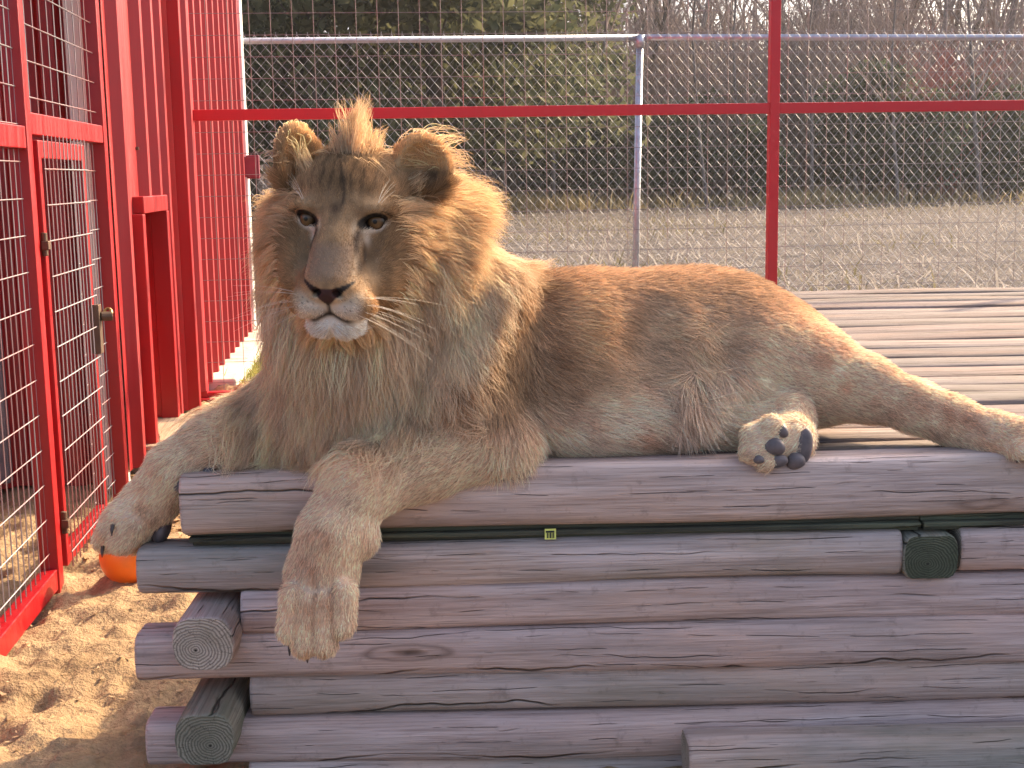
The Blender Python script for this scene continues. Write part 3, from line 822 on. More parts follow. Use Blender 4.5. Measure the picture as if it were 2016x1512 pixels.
# --- fields and meshes
deckx0 = -.60
def deck_clip(D, X, Y, Z):
    on = np.minimum(np.minimum(X - deckx0, Y - (YF + .018)), .05)          # >0 above the deck
    return np.where(on > 0, np.maximum(D, (ZD - .004) - Z), D)
lo = np.min([p.lo for p in B], 0) - .03; hi = np.max([p.hi for p in B], 0) + .03
HB = .0062
Db = field_of(B, lo, hi, HB, deck_clip)
bv, bq = surface_nets(Db, lo, HB)
hlo = np.array((-.215, -.225, -.25)); hhi = np.array((.225, .15, .20)); HH = .0032
Dh = field_of(Hd, hlo, hhi, HH)
hv, hq = surface_nets(Dh, hlo, HH)
hvw = HC + hv @ HM.T; hq = hq[:, ::-1]      # the head frame is left-handed

def tri_sample(D, lo, h, p):
    q = (p - lo) / h; n = np.array(D.shape); q = np.clip(q, 0, n - 1.001); i = q.astype(int); f = q - i; out = 0
    for dx in (0, 1):
        for dy in (0, 1):
            for dz in (0, 1):
                w = (f[:, 0] if dx else 1 - f[:, 0]) * (f[:, 1] if dy else 1 - f[:, 1]) * (f[:, 2] if dz else 1 - f[:, 2])
                out = out + w * D[i[:, 0] + dx, i[:, 1] + dy, i[:, 2] + dz]
    return out
# collision field: body plus head
glo = lo.copy(); glo = np.minimum(glo, HC - .36); ghi = np.maximum(hi, HC + .36); GH = .011
gn = np.ceil((ghi - glo) / GH).astype(int) + 1
GX = np.stack(np.meshgrid(*[glo[i] + GH * np.arange(gn[i]) for i in range(3)], indexing='ij'), -1).reshape(-1, 3)
def inside_box(p, D, l, h): return np.all((p > l) & (p < l + h * (np.array(D.shape) - 1)), axis=1)
gd = np.full(len(GX), .2)
m = inside_box(GX, Db, lo, HB); gd[m] = tri_sample(Db, lo, HB, GX[m])
GL = Hl(GX); m = inside_box(GL, Dh, hlo, HH); gd[m] = np.minimum(gd[m], tri_sample(Dh, hlo, HH, GL[m]))
Dg = gd.reshape(gn)
def g_sdf(p): return tri_sample(Dg, glo, GH, p)
def g_grad(p):
    e = GH
    g = np.stack([g_sdf(p + np.eye(3)[k] * e) - g_sdf(p - np.eye(3)[k] * e) for k in range(3)], -1)
    return g / (np.linalg.norm(g, axis=1)[:, None] + 1e-6)

# --- colouring
def sst(a, b, x): t = np.clip((x - a) / (b - a), 0, 1); return t * t * (3 - 2 * t)
def lerp(a, b, t): return a + (b - a) * np.asarray(t)[:, None]
spots = []
rs2 = np.random.default_rng(12)
for (x0, y0, x1, y1, Ya, Yb, rad, n) in ((1560, 650, 1900, 850, 2.52, 2.42, 60, 46), (560, 1040, 710, 1270, 2.19, 2.19, 40, 30), (200, 900, 400, 1080, 2.38, 2.38, 40, 20), (1250, 850, 1500, 650, 2.5, 2.5, 60, 14), (1000, 860, 1250, 780, 2.42, 2.42, 50, 10)):
    for _ in range(n):
        t = rs2.random(); spots.append((V(x0 + (x1 - x0) * (t if abs(x1 - x0) > abs(y1 - y0) else rs2.random()), (y0 + (y1 - y0) * t if abs(x1 - x0) > 200 else y0 + (y1 - y0) * rs2.random()) + rs2.normal() * rad * .7, Ya + (Yb - Ya) * t), rs2.uniform(.008, .02)))
def body_colour(p, n, w):
    c = w @ PAL[[q.col for q in B]]
    z = p[:, 2] - ZD
    # paler towards the belly and on the inner sides, darker along the spine
    under = sst(.15, -.6, n[:, 2]); c = lerp(c, np.array((.52, .37, .25)), under * .55)
    back = sst(.3, .95, n[:, 2]) * sst(.18, .28, z); c = lerp(c, np.array((.33, .20, .11)), back * .55)
    nz = fbm(p * 14, 3, 4); c = c * (.70 + .65 * nz)[:, None]
    nz2 = fbm(p * np.array([30, 30, 70]), 2, 8); c = c * (.8 + .42 * nz2)[:, None]
    pink = sst(.5, .62, fbm(p * 9, 2, 41)) * sst(.24, .08, z) ; c = lerp(c, c * np.array((1.10, .88, .86)), pink * .6)
    u, v = proj(p); ns = near_side(p, n)
    for (mx, my, rx, ry) in MARKS: c = lerp(c, c * np.array((.68, .54, .46)), .42 * ns * gb(u, v, mx, my, rx, ry))
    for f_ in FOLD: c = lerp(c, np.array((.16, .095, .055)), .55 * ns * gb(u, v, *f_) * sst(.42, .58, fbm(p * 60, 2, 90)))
    for f_ in TOE_SHADE_SPOTS: c = lerp(c, np.array((.15, .095, .06)), .40 * ns * gb(u, v, *f_))
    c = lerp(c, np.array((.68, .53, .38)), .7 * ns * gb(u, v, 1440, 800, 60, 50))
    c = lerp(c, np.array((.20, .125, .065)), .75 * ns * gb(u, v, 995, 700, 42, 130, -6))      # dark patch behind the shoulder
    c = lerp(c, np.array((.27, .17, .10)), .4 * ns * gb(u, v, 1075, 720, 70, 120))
    c = lerp(c, np.array((.56, .34, .17)), .6 * ns * gb(u, v, 1160, 640, 60, 70))  # sunlit patch on the flank, painted into the coat
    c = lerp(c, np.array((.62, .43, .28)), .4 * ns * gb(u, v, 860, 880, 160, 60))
    return np.clip(c, .01, .9)
def proj(p): return p[:, 0], p[:, 2]            # side view of the animal: along the body, up
def near_side(p, n): return sst(.1, -.3, n[:, 1])
def mark_depth(x, y): return 2.20 if (y > 1030 and x < 720) else 2.40 if x < 420 else 2.47
def gb(u, v, x, y, rx, ry, a=0.0):
    """soft spot on the coat, centred at a measured point of the body, sizes in photograph pixels turned to metres"""
    Y = mark_depth(x, y); m = V(x, y, Y); k = F_PX / Y
    c, s_ = math.cos(R(a)), math.sin(R(a)); dx, dy = (u - m[0]) * k, (m[2] - v) * k
    return np.exp(-((dx * c + dy * s_) / rx) ** 2 - ((-dx * s_ + dy * c) / ry) ** 2)
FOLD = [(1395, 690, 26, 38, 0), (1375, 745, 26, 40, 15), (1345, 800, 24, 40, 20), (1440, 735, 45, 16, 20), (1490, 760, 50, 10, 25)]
TOE_SHADE_SPOTS = [(589, 1225, 3.2, 34, 4), (621, 1232, 3.2, 38, 3), (658, 1225, 3.2, 36, -2), (586, 1150, 4, 30, 6), (622, 1160, 4, 34, 4), (655, 1150, 4, 30, 0), (690, 1215, 6, 5, 0), (228, 1062, 5, 26, 40), (252, 1072, 5, 22, 35), (207, 1088, 10, 7, 0), (222, 1050, 8, 7, 30)]  # groove shade between the toes painted dark, plus a few paw spots
_rm = np.random.default_rng(77)
MARKS = []
for (x0, y0, x1, y1, sp, n_, r0, r1) in ((1590, 690, 1960, 860, 38, 34, 9, 20), (1060, 800, 1330, 830, 45, 16, 14, 30), (630, 1070, 625, 1250, 45, 26, 7, 14), (330, 900, 230, 1070, 30, 16, 7, 15), (1080, 640, 1300, 620, 50, 8, 20, 40)):
    for _ in range(n_):
        t_ = _rm.random(); MARKS.append((x0 + (x1 - x0) * t_ + _rm.normal() * sp * .5, y0 + (y1 - y0) * t_ + _rm.normal() * sp, _rm.uniform(r0, r1), _rm.uniform(r0, r1)))
def nose_edges(ax):
    a = np.clip(ax / .043, 0, 1.2); return -.1130 + .0150 * a ** 1.8, -.1430 + .0400 * a ** 1.0
def head_colour(q):
    """q: head space points"""
    x, y, z = q[:, 0], q[:, 1], q[:, 2]; ax = np.abs(x); n = len(q)
    c = np.tile(PAL[4], (n, 1)) * (.62 + .75 * fbm(q * 30, 3, 14))[:, None] * (.62 + .78 * fbm(q * np.array([110, 110, 60]), 2, 15))[:, None]
    front = sst(-.06, .0, y)
    # forehead: dark middle streak and blotch, paler brows
    c = lerp(c, c * .78, sst(.02, .06, z) * sst(.07, .02, ax) * .8)
    c = lerp(c, np.array((.05, .03, .018)), np.exp(-((x + .002 - .010 * np.sin(z * 40)) / .0035) ** 2) * sst(.012, .03, z) * sst(.125, .09, z) * front * .9)
    c = lerp(c, np.array((.07, .035, .018)), np.exp(-((x + .004) / .010) ** 2 - ((z - .020) / .011) ** 2) * front * .85)
    wr = np.sin(ax * 330 + 6 * fbm(q * 40, 2, 5)); c = lerp(c, c * .45, sst(.4, 1, wr) * sst(.035, .07, z) * sst(.10, .03, ax) * front * .95)  # wrinkles: crease shade painted as dark lines
    c = lerp(c, np.array((.52, .36, .20)), np.exp(-((ax - .066) / .012) ** 2 - ((z - .030) / .008) ** 2) * front * .35)
    c = lerp(c, np.array((.16, .085, .04)), np.exp(-((ax - .038) / .012) ** 2 - ((z - .014) / .008) ** 2) * front * .6)  # shade under the brow at the inner eye corners, painted dark
    c = lerp(c, np.array((.20, .115, .06)), np.exp(-((ax - .060) / .020) ** 2 - ((z + .062) / .030) ** 2) * front * .22)
    # white below the eyes and at the inner corner
    ez = z + .0 ; exc = ax - .0585
    lowlid = np.exp(-((z + .0150 - exc * .28 - 9.0 * exc * exc) / .0042) ** 2) * sst(.024, .016, np.abs(exc)); c = lerp(c, np.array((.66, .54, .42)), lowlid * front * .9)
    c = lerp(c, np.array((.76, .66, .55)), np.exp(-((ax - .047) / .0055) ** 2 - ((z + .030) / .012) ** 2) * front * .6)
    c = lerp(c, np.array((.62, .47, .32)), np.exp(-((ax - .031) / .0045) ** 2 - ((z + .012) / .012) ** 2) * front * .55)
    # tear line running down beside the bridge
    tl = .0365 + .010 * sst(-.02, -.09, z) - .012 * sst(.0, -.03, z) * 0
    c = lerp(c, np.array((.045, .025, .016)), np.exp(-((ax - tl) / .0058) ** 2) * sst(-.010, -.020, z) * sst(-.112, -.075, z) * front * .92)
    # black eye rims
    ew = np.hypot((exc + .001) / .0235, (z - .0015 - exc * .26) / .0132)
    c = lerp(c, np.array((.012, .009, .008)), sst(1.12, .92, ew) * front)
    c = lerp(c, np.array((.02, .014, .01)), np.exp(-((ax - .0405) / .0042) ** 2 - ((z + .0075) / .006) ** 2) * front)
    # greyer, mauve bridge
    c = lerp(c, np.array((.29, .185, .115)), sst(.039, .031, ax) * sst(-.03, -.05, z) * sst(-.110, -.085, z) * front * .85)
    c = lerp(c, np.array((.46, .32, .20)), np.exp(-((ax - .0405) / .0035) ** 2) * sst(-.045, -.065, z) * sst(-.11, -.09, z) * front * .6)
    # white muzzle and chin
    mz = sst(-.128, -.142, z) * sst(.064, .042, ax) * sst(.02, .06, y); c = lerp(c, np.array((.62, .52, .43)), mz * .9)
    up = sst(-.112, -.128, z) * sst(-.146, -.132, z) * sst(.066, .05, ax) * sst(.02, .05, y); c = lerp(c, np.array((.52, .38, .25)), up * .7)
    ch = sst(-.160, -.168, z) * sst(.066, .050, ax) * sst(.0, .04, y); c = lerp(c, np.array((.72, .63, .55)), ch * .9)
    # whisker spots
    row = np.sin((z + .002 * np.sin(ax * 300)) * 2 * np.pi / .0085) * np.sin(ax * 2 * np.pi / .0095 + 1)
    c = lerp(c, np.array((.05, .03, .02)), sst(.55, .9, row) * sst(.020, .028, ax) * sst(.066, .055, ax) * sst(-.122, -.130, z) * sst(-.160, -.152, z) * sst(.04, .07, y) * .75)
    # nose leather: inverted triangle with dark wings
    top, low = nose_edges(ax)
    nose = sst(.0012, -.0012, z - top) * sst(-.0012, .0012, z - low) * sst(.045, .042, ax) * sst(.06, .075, y)
    c = lerp(c, np.array((.055, .022, .020)), nose)
    c = lerp(c, np.array((.012, .008, .008)), nose * sst(.012, .020, ax))
    # philtrum and mouth
    c = lerp(c, np.array((.02, .012, .011)), np.exp(-(ax / .0032) ** 2) * sst(-.132, -.137, z) * sst(-.162, -.157, z) * sst(.05, .08, y))
    ml = -.1565 - .013 * sst(0, .030, ax) - .006 * sst(.03, .056, ax)
    c = lerp(c, np.array((.02, .013, .012)), np.exp(-((z - ml) / .0050) ** 2) * sst(.046, .028, ax) * sst(.03, .06, y) * .95)
    # cheek mottling
    ck = sst(.55, .7, fbm(q * 75, 2, 22)) * sst(.05, .07, ax) * sst(-.03, -.05, z) * sst(-.14, -.11, z) * front; c = lerp(c, c * .5, ck * .7)
    c = lerp(c, np.array((.48, .33, .20)), sst(.55, .65, fbm(q * 45, 2, 23)) * sst(.045, .06, ax) * sst(-.04, -.06, z) * front * .5)
    # ears
    er = sst(.085, .105, z) * sst(.06, .085, ax) * sst(-.02, -.05, y); c = lerp(c, np.array((.62, .38, .18)), er * .85)
    ear_shade = np.exp(-((x - .138) / .018) ** 2 - ((z - .068) / .022) ** 2); c = lerp(c, np.array((.05, .028, .018)), ear_shade * .8)  # shadow inside the ear cups, painted into the fur colour
    ear_shade = np.exp(-((x + .090) / .014) ** 2 - ((z - .085) / .03) ** 2); c = lerp(c, np.array((.12, .06, .03)), ear_shade * .5 * sst(.0, -.03, y))
    return np.clip(c, .005, .9)
def s_sign(x): return np.sign(x)

def weights(p, prims, sig=.018):
    d = np.stack([q.d(p) for q in prims], 1); d = d - d.min(1, keepdims=True)
    w = np.exp(-d / sig); return w / w.sum(1, keepdims=True)

lion = empty('lion', tuple(V(1100, 900, 2.55)[:2]) + (ZD,), 0, 'young tawny lion with a scruffy mane lying on the timber platform', 'lion')
LION_LOC = np.array(lion.location)
bn = mesh_normals(bv, bq); hn = mesh_normals(hvw, hq)
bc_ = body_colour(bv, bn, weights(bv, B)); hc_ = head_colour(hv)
allv = np.concatenate([bv, hvw]) - LION_LOC; allq = np.concatenate([bq, hq + len(bv)]); allc = np.concatenate([bc_, hc_])
me = bpy.data.meshes.new('body'); me.from_pydata(allv.tolist(), [], allq.tolist()); me.update()
ca = me.color_attributes.new('col', 'FLOAT_COLOR', 'POINT'); ca.data.foreach_set('color', np.concatenate([allc, np.ones((len(allc), 1))], 1).astype(np.float32).ravel())
ts = NT('lion_skin'); at = ts.new('ShaderNodeAttribute', attribute_name='col')
hsv = ts.new('ShaderNodeHueSaturation'); hsv.inputs['Value'].default_value = .9; ts.lk(at.outputs['Color'], hsv.inputs['Color']); ts.lk(hsv.outputs[0], ts.b.inputs['Base Color'])
ts.set(.7, .25); g_ = ts.new('ShaderNodeNewGeometry'); ts.bump(ts.noise(g_.outputs['Position'], 260, 3), .4, .002)
body = link_mesh('body', me, ts.mat, lion, True)

# --- hair strands
def m_hair(name, trans=.35, gl=.06):
    t = NT(name); t.n.remove(t.b)
    at = t.new('ShaderNodeAttribute', attribute_name='col')
    d = t.new('ShaderNodeBsdfDiffuse'); tr = t.new('ShaderNodeBsdfTranslucent'); h = t.new('ShaderNodeBsdfHair'); h.component = 'Reflection'
    h.inputs['RoughnessU'].default_value = .35; h.inputs['RoughnessV'].default_value = .6; h.inputs['Color'].default_value = (.9, .8, .65, 1)
    m1 = t.new('ShaderNodeMixShader'); m1.inputs[0].default_value = trans; m2 = t.new('ShaderNodeMixShader'); m2.inputs[0].default_value = gl
    t.lk(at.outputs['Color'], d.inputs[0]); t.lk(at.outputs['Color'], tr.inputs[0])
    t.lk(d.outputs[0], m1.inputs[1]); t.lk(tr.outputs[0], m1.inputs[2]); t.lk(m1.outputs[0], m2.inputs[1]); t.lk(h.outputs[0], m2.inputs[2])
    t.lk(m2.outputs[0], t.n['Material Output'].inputs[0]); return t.mat
FUR = m_hair('coat_hair', .22, .03); MANE = m_hair('mane_hair', .55, .09)

def hair_object(name, P, rad, col, mat, parent):
    """P (N, n, 3) world points; rad (N, n); col (N, 3)"""
    N, n = P.shape[:2]
    hc = bpy.data.hair_curves.new(name); hc.add_curves([n] * N)
    hc.position_data.foreach_set('vector', (P - LION_LOC).astype(np.float32).ravel())
    ra = hc.attributes.get('radius') or hc.attributes.new('radius', 'FLOAT', 'POINT'); ra.data.foreach_set('value', rad.astype(np.float32).ravel())
    ca = hc.attributes.new('col', 'FLOAT_COLOR', 'CURVE'); ca.data.foreach_set('color', np.concatenate([col, np.ones((N, 1))], 1).astype(np.float32).ravel())
    hc.materials.append(mat); print(name, N)
    o = bpy.data.objects.new(name, hc); COL.objects.link(o); o.parent = parent
    return o

def scatter(v, q, n_per_m2, rg, wfn=None):
    a, b, c, d = (v[q[:, k]] for k in range(4))
    ar = .5 * np.linalg.norm(np.cross(c - a, d - b), axis=1)
    if wfn is not None: ar = ar * wfn((a + b + c + d) / 4, np.cross(c - a, d - b))
    N = int(ar.sum() * n_per_m2)
    fi = rg.choice(len(q), N, p=ar / ar.sum()); u = rg.random((N, 2))
    wts = np.stack([(1-u[:,0])*(1-u[:,1]), u[:,0]*(1-u[:,1]), u[:,0]*u[:,1], (1-u[:,0])*u[:,1]], 1)
    p = (wts[:, :, None] * v[q[fi]]).sum(1)
    return p, fi, wts
def tangent(f, n): t = f - n * (f * n).sum(1, keepdims=True); return t / (np.linalg.norm(t, axis=1)[:, None] + 1e-6)
camp = np.array((0, 0, CAM_H))
def facing(p, n):
    nn = n / (np.linalg.norm(n, axis=1)[:, None] + 1e-9); vv = camp - p; vv /= np.linalg.norm(vv, axis=1)[:, None]
    return np.clip(.25 + .9 * ((nn * vv).sum(1) + .25), .12, 1.0)

def short_coat(name, p, n, flow, ln, col, rg, rad, lift=.35, npt=4):
    N = len(p)
    t = tangent(flow + rg.normal(0, .22, (N, 3)), n)
    lf = (lift * rg.uniform(.6, 1.5, N))[:, None]
    d0 = t + n * lf * 1.6; d0 /= np.linalg.norm(d0, axis=1)[:, None]
    L = (ln * rg.uniform(.6, 1.3, N))[:, None]
    s = np.linspace(0, 1, npt)[None, :, None]
    P = p[:, None, :] - n[:, None, :] * .0015 + d0[:, None, :] * (L[:, None, :] * s) + (t - n * .35 * lf)[:, None, :] * (L[:, None, :] * .35 * s * s)
    r = rad * (1 - .85 * s[..., 0] ** 1.5) * rg.uniform(.7, 1.3, N)[:, None]
    return hair_object(name, P, r, np.clip(col * rg.uniform(.48, 1.32, N)[:, None], .004, .92), FUR, lion)

rgh = np.random.default_rng(101)
# body coat
hsdf_body = None
p, fi, wt = scatter(bv, bq, 190000, rgh, facing)
n = tangent(bn[bq[fi, 0]] * 0 + (wt[:, :, None] * bn[bq[fi]]).sum(1), np.zeros((len(p), 3)))
# drop roots buried in the head or under the deck
lq = Hl(p); inh = inside_box(lq, Dh, hlo, HH); sd_ = np.full(len(p), 1.0); sd_[inh] = tri_sample(Dh, hlo, HH, lq[inh])
keep = (sd_ > 0) & ~((p[:, 2] < ZD + .001) & (p[:, 1] > YF + .02) & (p[:, 0] > deckx0)); p, n = p[keep], n[keep]
w = weights(p, B); flow = w @ np.stack([q.flow for q in B]); ln = w @ np.array([q.ln for q in B])
ln = ln * (.8 + .5 * fbm(p * 20, 2, 3)); flow = flow + .35 * (np.stack([fbm(p * 11, 2, s) for s in (50, 60, 70)], 1) - .47) * 2
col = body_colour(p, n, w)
# rough tuft of the sheath and belly fold
u_, v_ = proj(p); ns_ = near_side(p, n)
tu = np.clip(sum(gb(u_, v_, a_, b_, c_ * 1.3, d_ * 1.2, e_) for (a_, b_, c_, d_, e_) in FOLD[:4]), 0, 1.2) * ns_
ln = ln * (1 + 1.6 * tu); flow = flow + tu[:, None] * (np.stack([fbm(p * 45, 2, s) for s in (150, 160, 170)], 1) - .47) * 5
col = lerp(col, col * (.45 + 1.1 * fbm(p * 55, 2, 90))[:, None], np.clip(tu, 0, 1))
shd = ns_ * gb(u_, v_, 1040, 700, 110, 150); ln = ln * (1 + .8 * shd); col = col * (1 + shd[:, None] * .9 * (rgh.random((len(p), 1)) - .5))
# elbow tuft
et = np.exp(-(np.linalg.norm(p - V(1000, 900, 2.40), axis=1) / .05) ** 2); ln = ln * (1 + 2.2 * et); flow = flow + et[:, None] * np.array((2.0, -.1, -.25))
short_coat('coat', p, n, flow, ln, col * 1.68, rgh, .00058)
# face coat
p, fi, wt = scatter(hvw, hq, 700000, rgh, facing)
n = (wt[:, :, None] * hn[hq[fi]]).sum(1); n /= np.linalg.norm(n, axis=1)[:, None] + 1e-9
q = Hl(p); x, y, z = q.T; ax = np.abs(x)
ntop, nlow = nose_edges(ax); nose_m = (ax < .045) & (z < ntop + .0035) & (z > nlow - .0035) & (y > .07); nose_m |= (ax < .0035) & (z > -.160) & (z < -.13) & (y > .07)
eye_m = np.hypot((ax - .0575) / .0225, (z - .0012 - (ax - .0585) * .25) / .0130) < 1.0
eye_m &= (y > -.01)
mouth_m = (np.abs(z - (-.1565 - .013 * sst(0, .030, ax) - .006 * sst(.03, .056, ax))) < .0042) & (ax < .045) & (y > .06)
keep = ~(nose_m | eye_m | mouth_m); p, n, q = p[keep], n[keep], q[keep]; x, y, z = q.T; ax = np.abs(x)
away = q - np.array((0, .13, -.115)); away[:, 1] *= .6
fl = away.copy(); muzz = sst(-.115, -.14, z); fl = lerp(fl, np.stack([np.sign(x) * .6, -.5 + 0 * x, -.5 + 0 * x], 1), muzz * .8)
fl = fl / (np.linalg.norm(fl, axis=1)[:, None] + 1e-6)
flw = fl @ HM.T
ln = .0048 + .010 * sst(.02, -.06, y) + .010 * sst(.06, .10, ax) + .005 * sst(.02, .08, z) + .011 * sst(-.165, -.190, z)
ln = ln * (.75 + .6 * fbm(q * 60, 2, 66)); earm = sst(.060, .080, z) * sst(.060, .075, ax); ln = ln * (1 - earm) + .0065 * earm
col = head_colour(q)
short_coat('face_coat', p, n, flw, ln, col * 1.5, rgh, .00042, .26)

# --- mane: long locks, clumped, combed back and down, kept outside the body
def mane_group(name, roots, normals, dirs, L, col, rg, npt=9, grav=.9, clump=.6, nclump=700, rad=.00055, stiff=.5, curl=.012):
    N = len(roots)
    d0 = dirs + normals * .55; d0 /= np.linalg.norm(d0, axis=1)[:, None]
    P = np.zeros((N, npt, 3)); P[:, 0] = roots - normals * .003
    d = d0.copy(); step = (L / (npt - 1))[:, None]
    ph = rg.random((N, 3)) * 6.28
    for k in range(1, npt):
        t = k / (npt - 1)
        tgt = dirs * stiff + np.array((0, 0, -1.0)) * grav * t
        d = d + tgt * .40; d /= np.linalg.norm(d, axis=1)[:, None]
        q = P[:, k - 1] + d * step
        s = g_sdf(q); mrg = .004 + .016 * t
        pen = np.clip(mrg - s, 0, .04); 
        if np.any(pen > 0):
            g = g_grad(q); q = q + g * pen[:, None]
        # rest on the deck
        on = (q[:, 0] > deckx0) & (q[:, 1] > YF) & (q[:, 2] < ZD + .006); q[on, 2] = ZD + .006
        d = q - P[:, k - 1]; d /= np.linalg.norm(d, axis=1)[:, None] + 1e-9
        P[:, k] = q
    # clumps
    gi = rg.choice(N, min(nclump, N), replace=False)
    own = np.zeros(N, int)
    for a in range(0, N, 4000):
        dd = ((roots[a:a+4000, None, :] - roots[None, gi, :]) ** 2).sum(-1); own[a:a+4000] = gi[dd.argmin(1)]
    t = np.linspace(0, 1, npt)[None, :, None]
    cf = clump * rg.uniform(.5, 1.1, N)[:, None, None] * t ** 1.3
    G = P[own]; Lr = (L / L[own])[:, None, None]
    P2 = P * (1 - cf) + (G[:, :1] + (G - G[:, :1]) * np.clip(Lr, .6, 1.3)) * cf
    wob = np.stack([np.sin(t[..., 0] * 7 + ph[:, k:k+1]) for k in range(3)], -1) * curl * t * (L / .1)[:, None, None] * .5
    P2 = P2 + wob
    crnd = rg.uniform(.62, 1.22, N)[own]; c = 1.42 * col * crnd[:, None] * rg.uniform(.75, 1.2, N)[:, None]
    r = rad * (1 - .8 * t[..., 0] ** 2) * rg.uniform(.7, 1.3, N)[:, None]
    return hair_object(name, P2, r, np.clip(c, .005, .92), MANE, lion)

rgm = np.random.default_rng(202)
# 1. head ruff and crown: roots on the head behind the face
p, fi, wt = scatter(hvw, hq, 480000, rgm)
n = (wt[:, :, None] * hn[hq[fi]]).sum(1); n /= np.linalg.norm(n, axis=1)[:, None] + 1e-9
q = Hl(p); x, y, z = q.T; ax = np.abs(x)
rho = np.hypot(x / .105, (z + .05) / .15)
rin = sst(.03, -.07, y) * sst(.062, .10, ax + .25 * np.clip(-.05 - y, 0, .1))
ruff = rin * sst(.060, .035, z) * (1 - sst(.03, .045, z) * sst(.075, .09, ax) * sst(-.11, -.07, y))
jaw = sst(-.150, -.185, z) * sst(.055, .02, y) * .9
crown = sst(.092, .108, z) * np.exp(-((x - .002) / .021) ** 2) * sst(.0, -.03, y) * sst(-.15, -.09, y) + .10 * sst(.095, .108, z) * sst(.05, .03, ax) * sst(-.02, -.05, y)
ear_f = sst(.085, .10, z) * sst(.07, .09, ax) * .03
prob = np.clip(ruff + jaw + crown * .55 + ear_f, 0, 1)
keep = rgm.random(len(p)) < prob; p, n, q = p[keep], n[keep], q[keep]; x, y, z = q.T; ax = np.abs(x)
rk = rin[keep]; isc, ise = crown[keep] > .08, (ear_f[keep] > .05) & (crown[keep] < .08)
sgn = np.sign(x)
dl = np.stack([sgn * (.9 - .3 * sst(-.08, -.2, z)), -.55 - .5 * sst(.0, .05, z), .22 * sst(-.02, .04, z) - .75 * sst(.02, -.12, z)], 1)
dl[isc] = np.stack([.9 * (x[isc] - .002) / .05 - .12, -.30 + 0 * x[isc], 1.0 + 0 * x[isc]], 1)
dl[ise] = np.stack([sgn[ise] * .25, .25 + 0 * x[ise], .9 + 0 * x[ise]], 1)
dl = dl + rgm.normal(0, .16, dl.shape); dl /= np.linalg.norm(dl, axis=1)[:, None]
dw = dl @ HM.T
L = (.070 + .045 * sst(.0, -.15, y) + .030 * sst(-.06, -.16, z) + .02 * sst(.05, .1, x)) * (1 - .45 * sst(.02, .06, z)) * rgm.uniform(.6, 1.25, len(p)) * (.22 + .78 * np.clip(rk + jaw[keep] * .6, 0, 1))
L[isc] = (.035 + .060 * np.exp(-((x[isc] - .002) / .018) ** 2)) * rgm.uniform(.35, 1.2, isc.sum()); L[ise] = .032 * rgm.uniform(.5, 1.3, ise.sum())
col = np.tile(np.array((.66, .445, .245)), (len(p), 1)) * (.75 + .5 * fbm(p * 18, 2, 6))[:, None]
col = lerp(col, np.array((.63, .46, .30)), sst(-.02, -.12, z) * .6)
g = isc
mane_group('mane', p[~g], n[~g], dw[~g], L[~g], col[~g], rgm, 8, .6, .70, 800, .00046, .75)
mane_group('mane_crest', p[g], n[g], dw[g], L[g], col[g] * .85, rgm, 7, .02, .88, 22, .0005, .9, .008)
# ear tufts
TP, TN, TD, TL = [], [], [], []
pt, fit, wtt = scatter(hvw, hq, 300000, rgm); nt_ = (wtt[:, :, None] * hn[hq[fit]]).sum(1); nt_ /= np.linalg.norm(nt_, axis=1)[:, None] + 1e-9
qt = Hl(pt); xt, yt, zt = qt.T
mL = (xt > -.105) & (xt < -.055) & (zt > .045) & (zt < .085) & (yt > -.075) & (yt < -.03); mR = (xt > .060) & (xt < .120) & (zt > .040) & (zt < .075) & (yt > -.09) & (yt < -.045)
for m_, dv, l0 in ((mL, (-.30, .25, 1.0), .062), (mR, (.75, .30, .45), .040)):
    pr_ = rgm.random(m_.sum()) < .30; idx_ = np.nonzero(m_)[0][pr_]
    d_ = np.array(dv) + rgm.normal(0, .16, (len(idx_), 3)); d_ /= np.linalg.norm(d_, axis=1)[:, None]
    TP.append(pt[idx_]); TN.append(nt_[idx_]); TD.append(d_ @ HM.T); TL.append(l0 * rgm.uniform(.45, 1.15, len(idx_)))
TP, TN, TD, TL = (np.concatenate(a_) for a_ in (TP, TN, TD, TL))
mane_group('ear_tufts', TP, TN, TD, TL, np.tile((.60, .43, .26), (len(TP), 1)), rgm, 7, .05, .6, 60, .00042, .9, .008)
# 2. neck and chest mane
p, fi, wt = scatter(bv, bq, 240000, rgm)
n = (wt[:, :, None] * bn[bq[fi]]).sum(1); n /= np.linalg.norm(n, axis=1)[:, None] + 1e-9
w = weights(p, B, .03)
mask = w @ np.array([1.0 if b_.grp in ('neck', 'chest') else 0.0 for b_ in B])
sh = w @ np.array([1.0 if b_.col == 7 else 0.0 for b_ in B])
front_lim = sst(V(985, 700, 2.5)[0], V(900, 700, 2.5)[0], p[:, 0])
lq = Hl(p); inh = inside_box(lq, Dh, hlo, HH); sd_ = np.full(len(p), 1.0); sd_[inh] = tri_sample(Dh, hlo, HH, lq[inh])
prob = np.clip(mask * 1.2 * front_lim + sh * .75 * front_lim * sst(ZD + .16, ZD + .26, p[:, 2]), 0, 1) * (sd_ > -.004) * (p[:, 2] > ZD + .02)
prob *= np.where(n[:, 1] > .5, .45, 1)
keep = rgm.random(len(p)) < prob; p, n, mk, sh = p[keep], n[keep], mask[keep], sh[keep]
hgt = (p[:, 2] - ZD)
side = (p[:, 0] - HC[0])
dw = np.stack([.9 * np.clip(side / .25, -.6, 1.0), -.25 + 0 * side, -.9 + 0 * side], 1) + rgm.normal(0, .14, (len(p), 3))
dw = tangent(dw, n * .6)
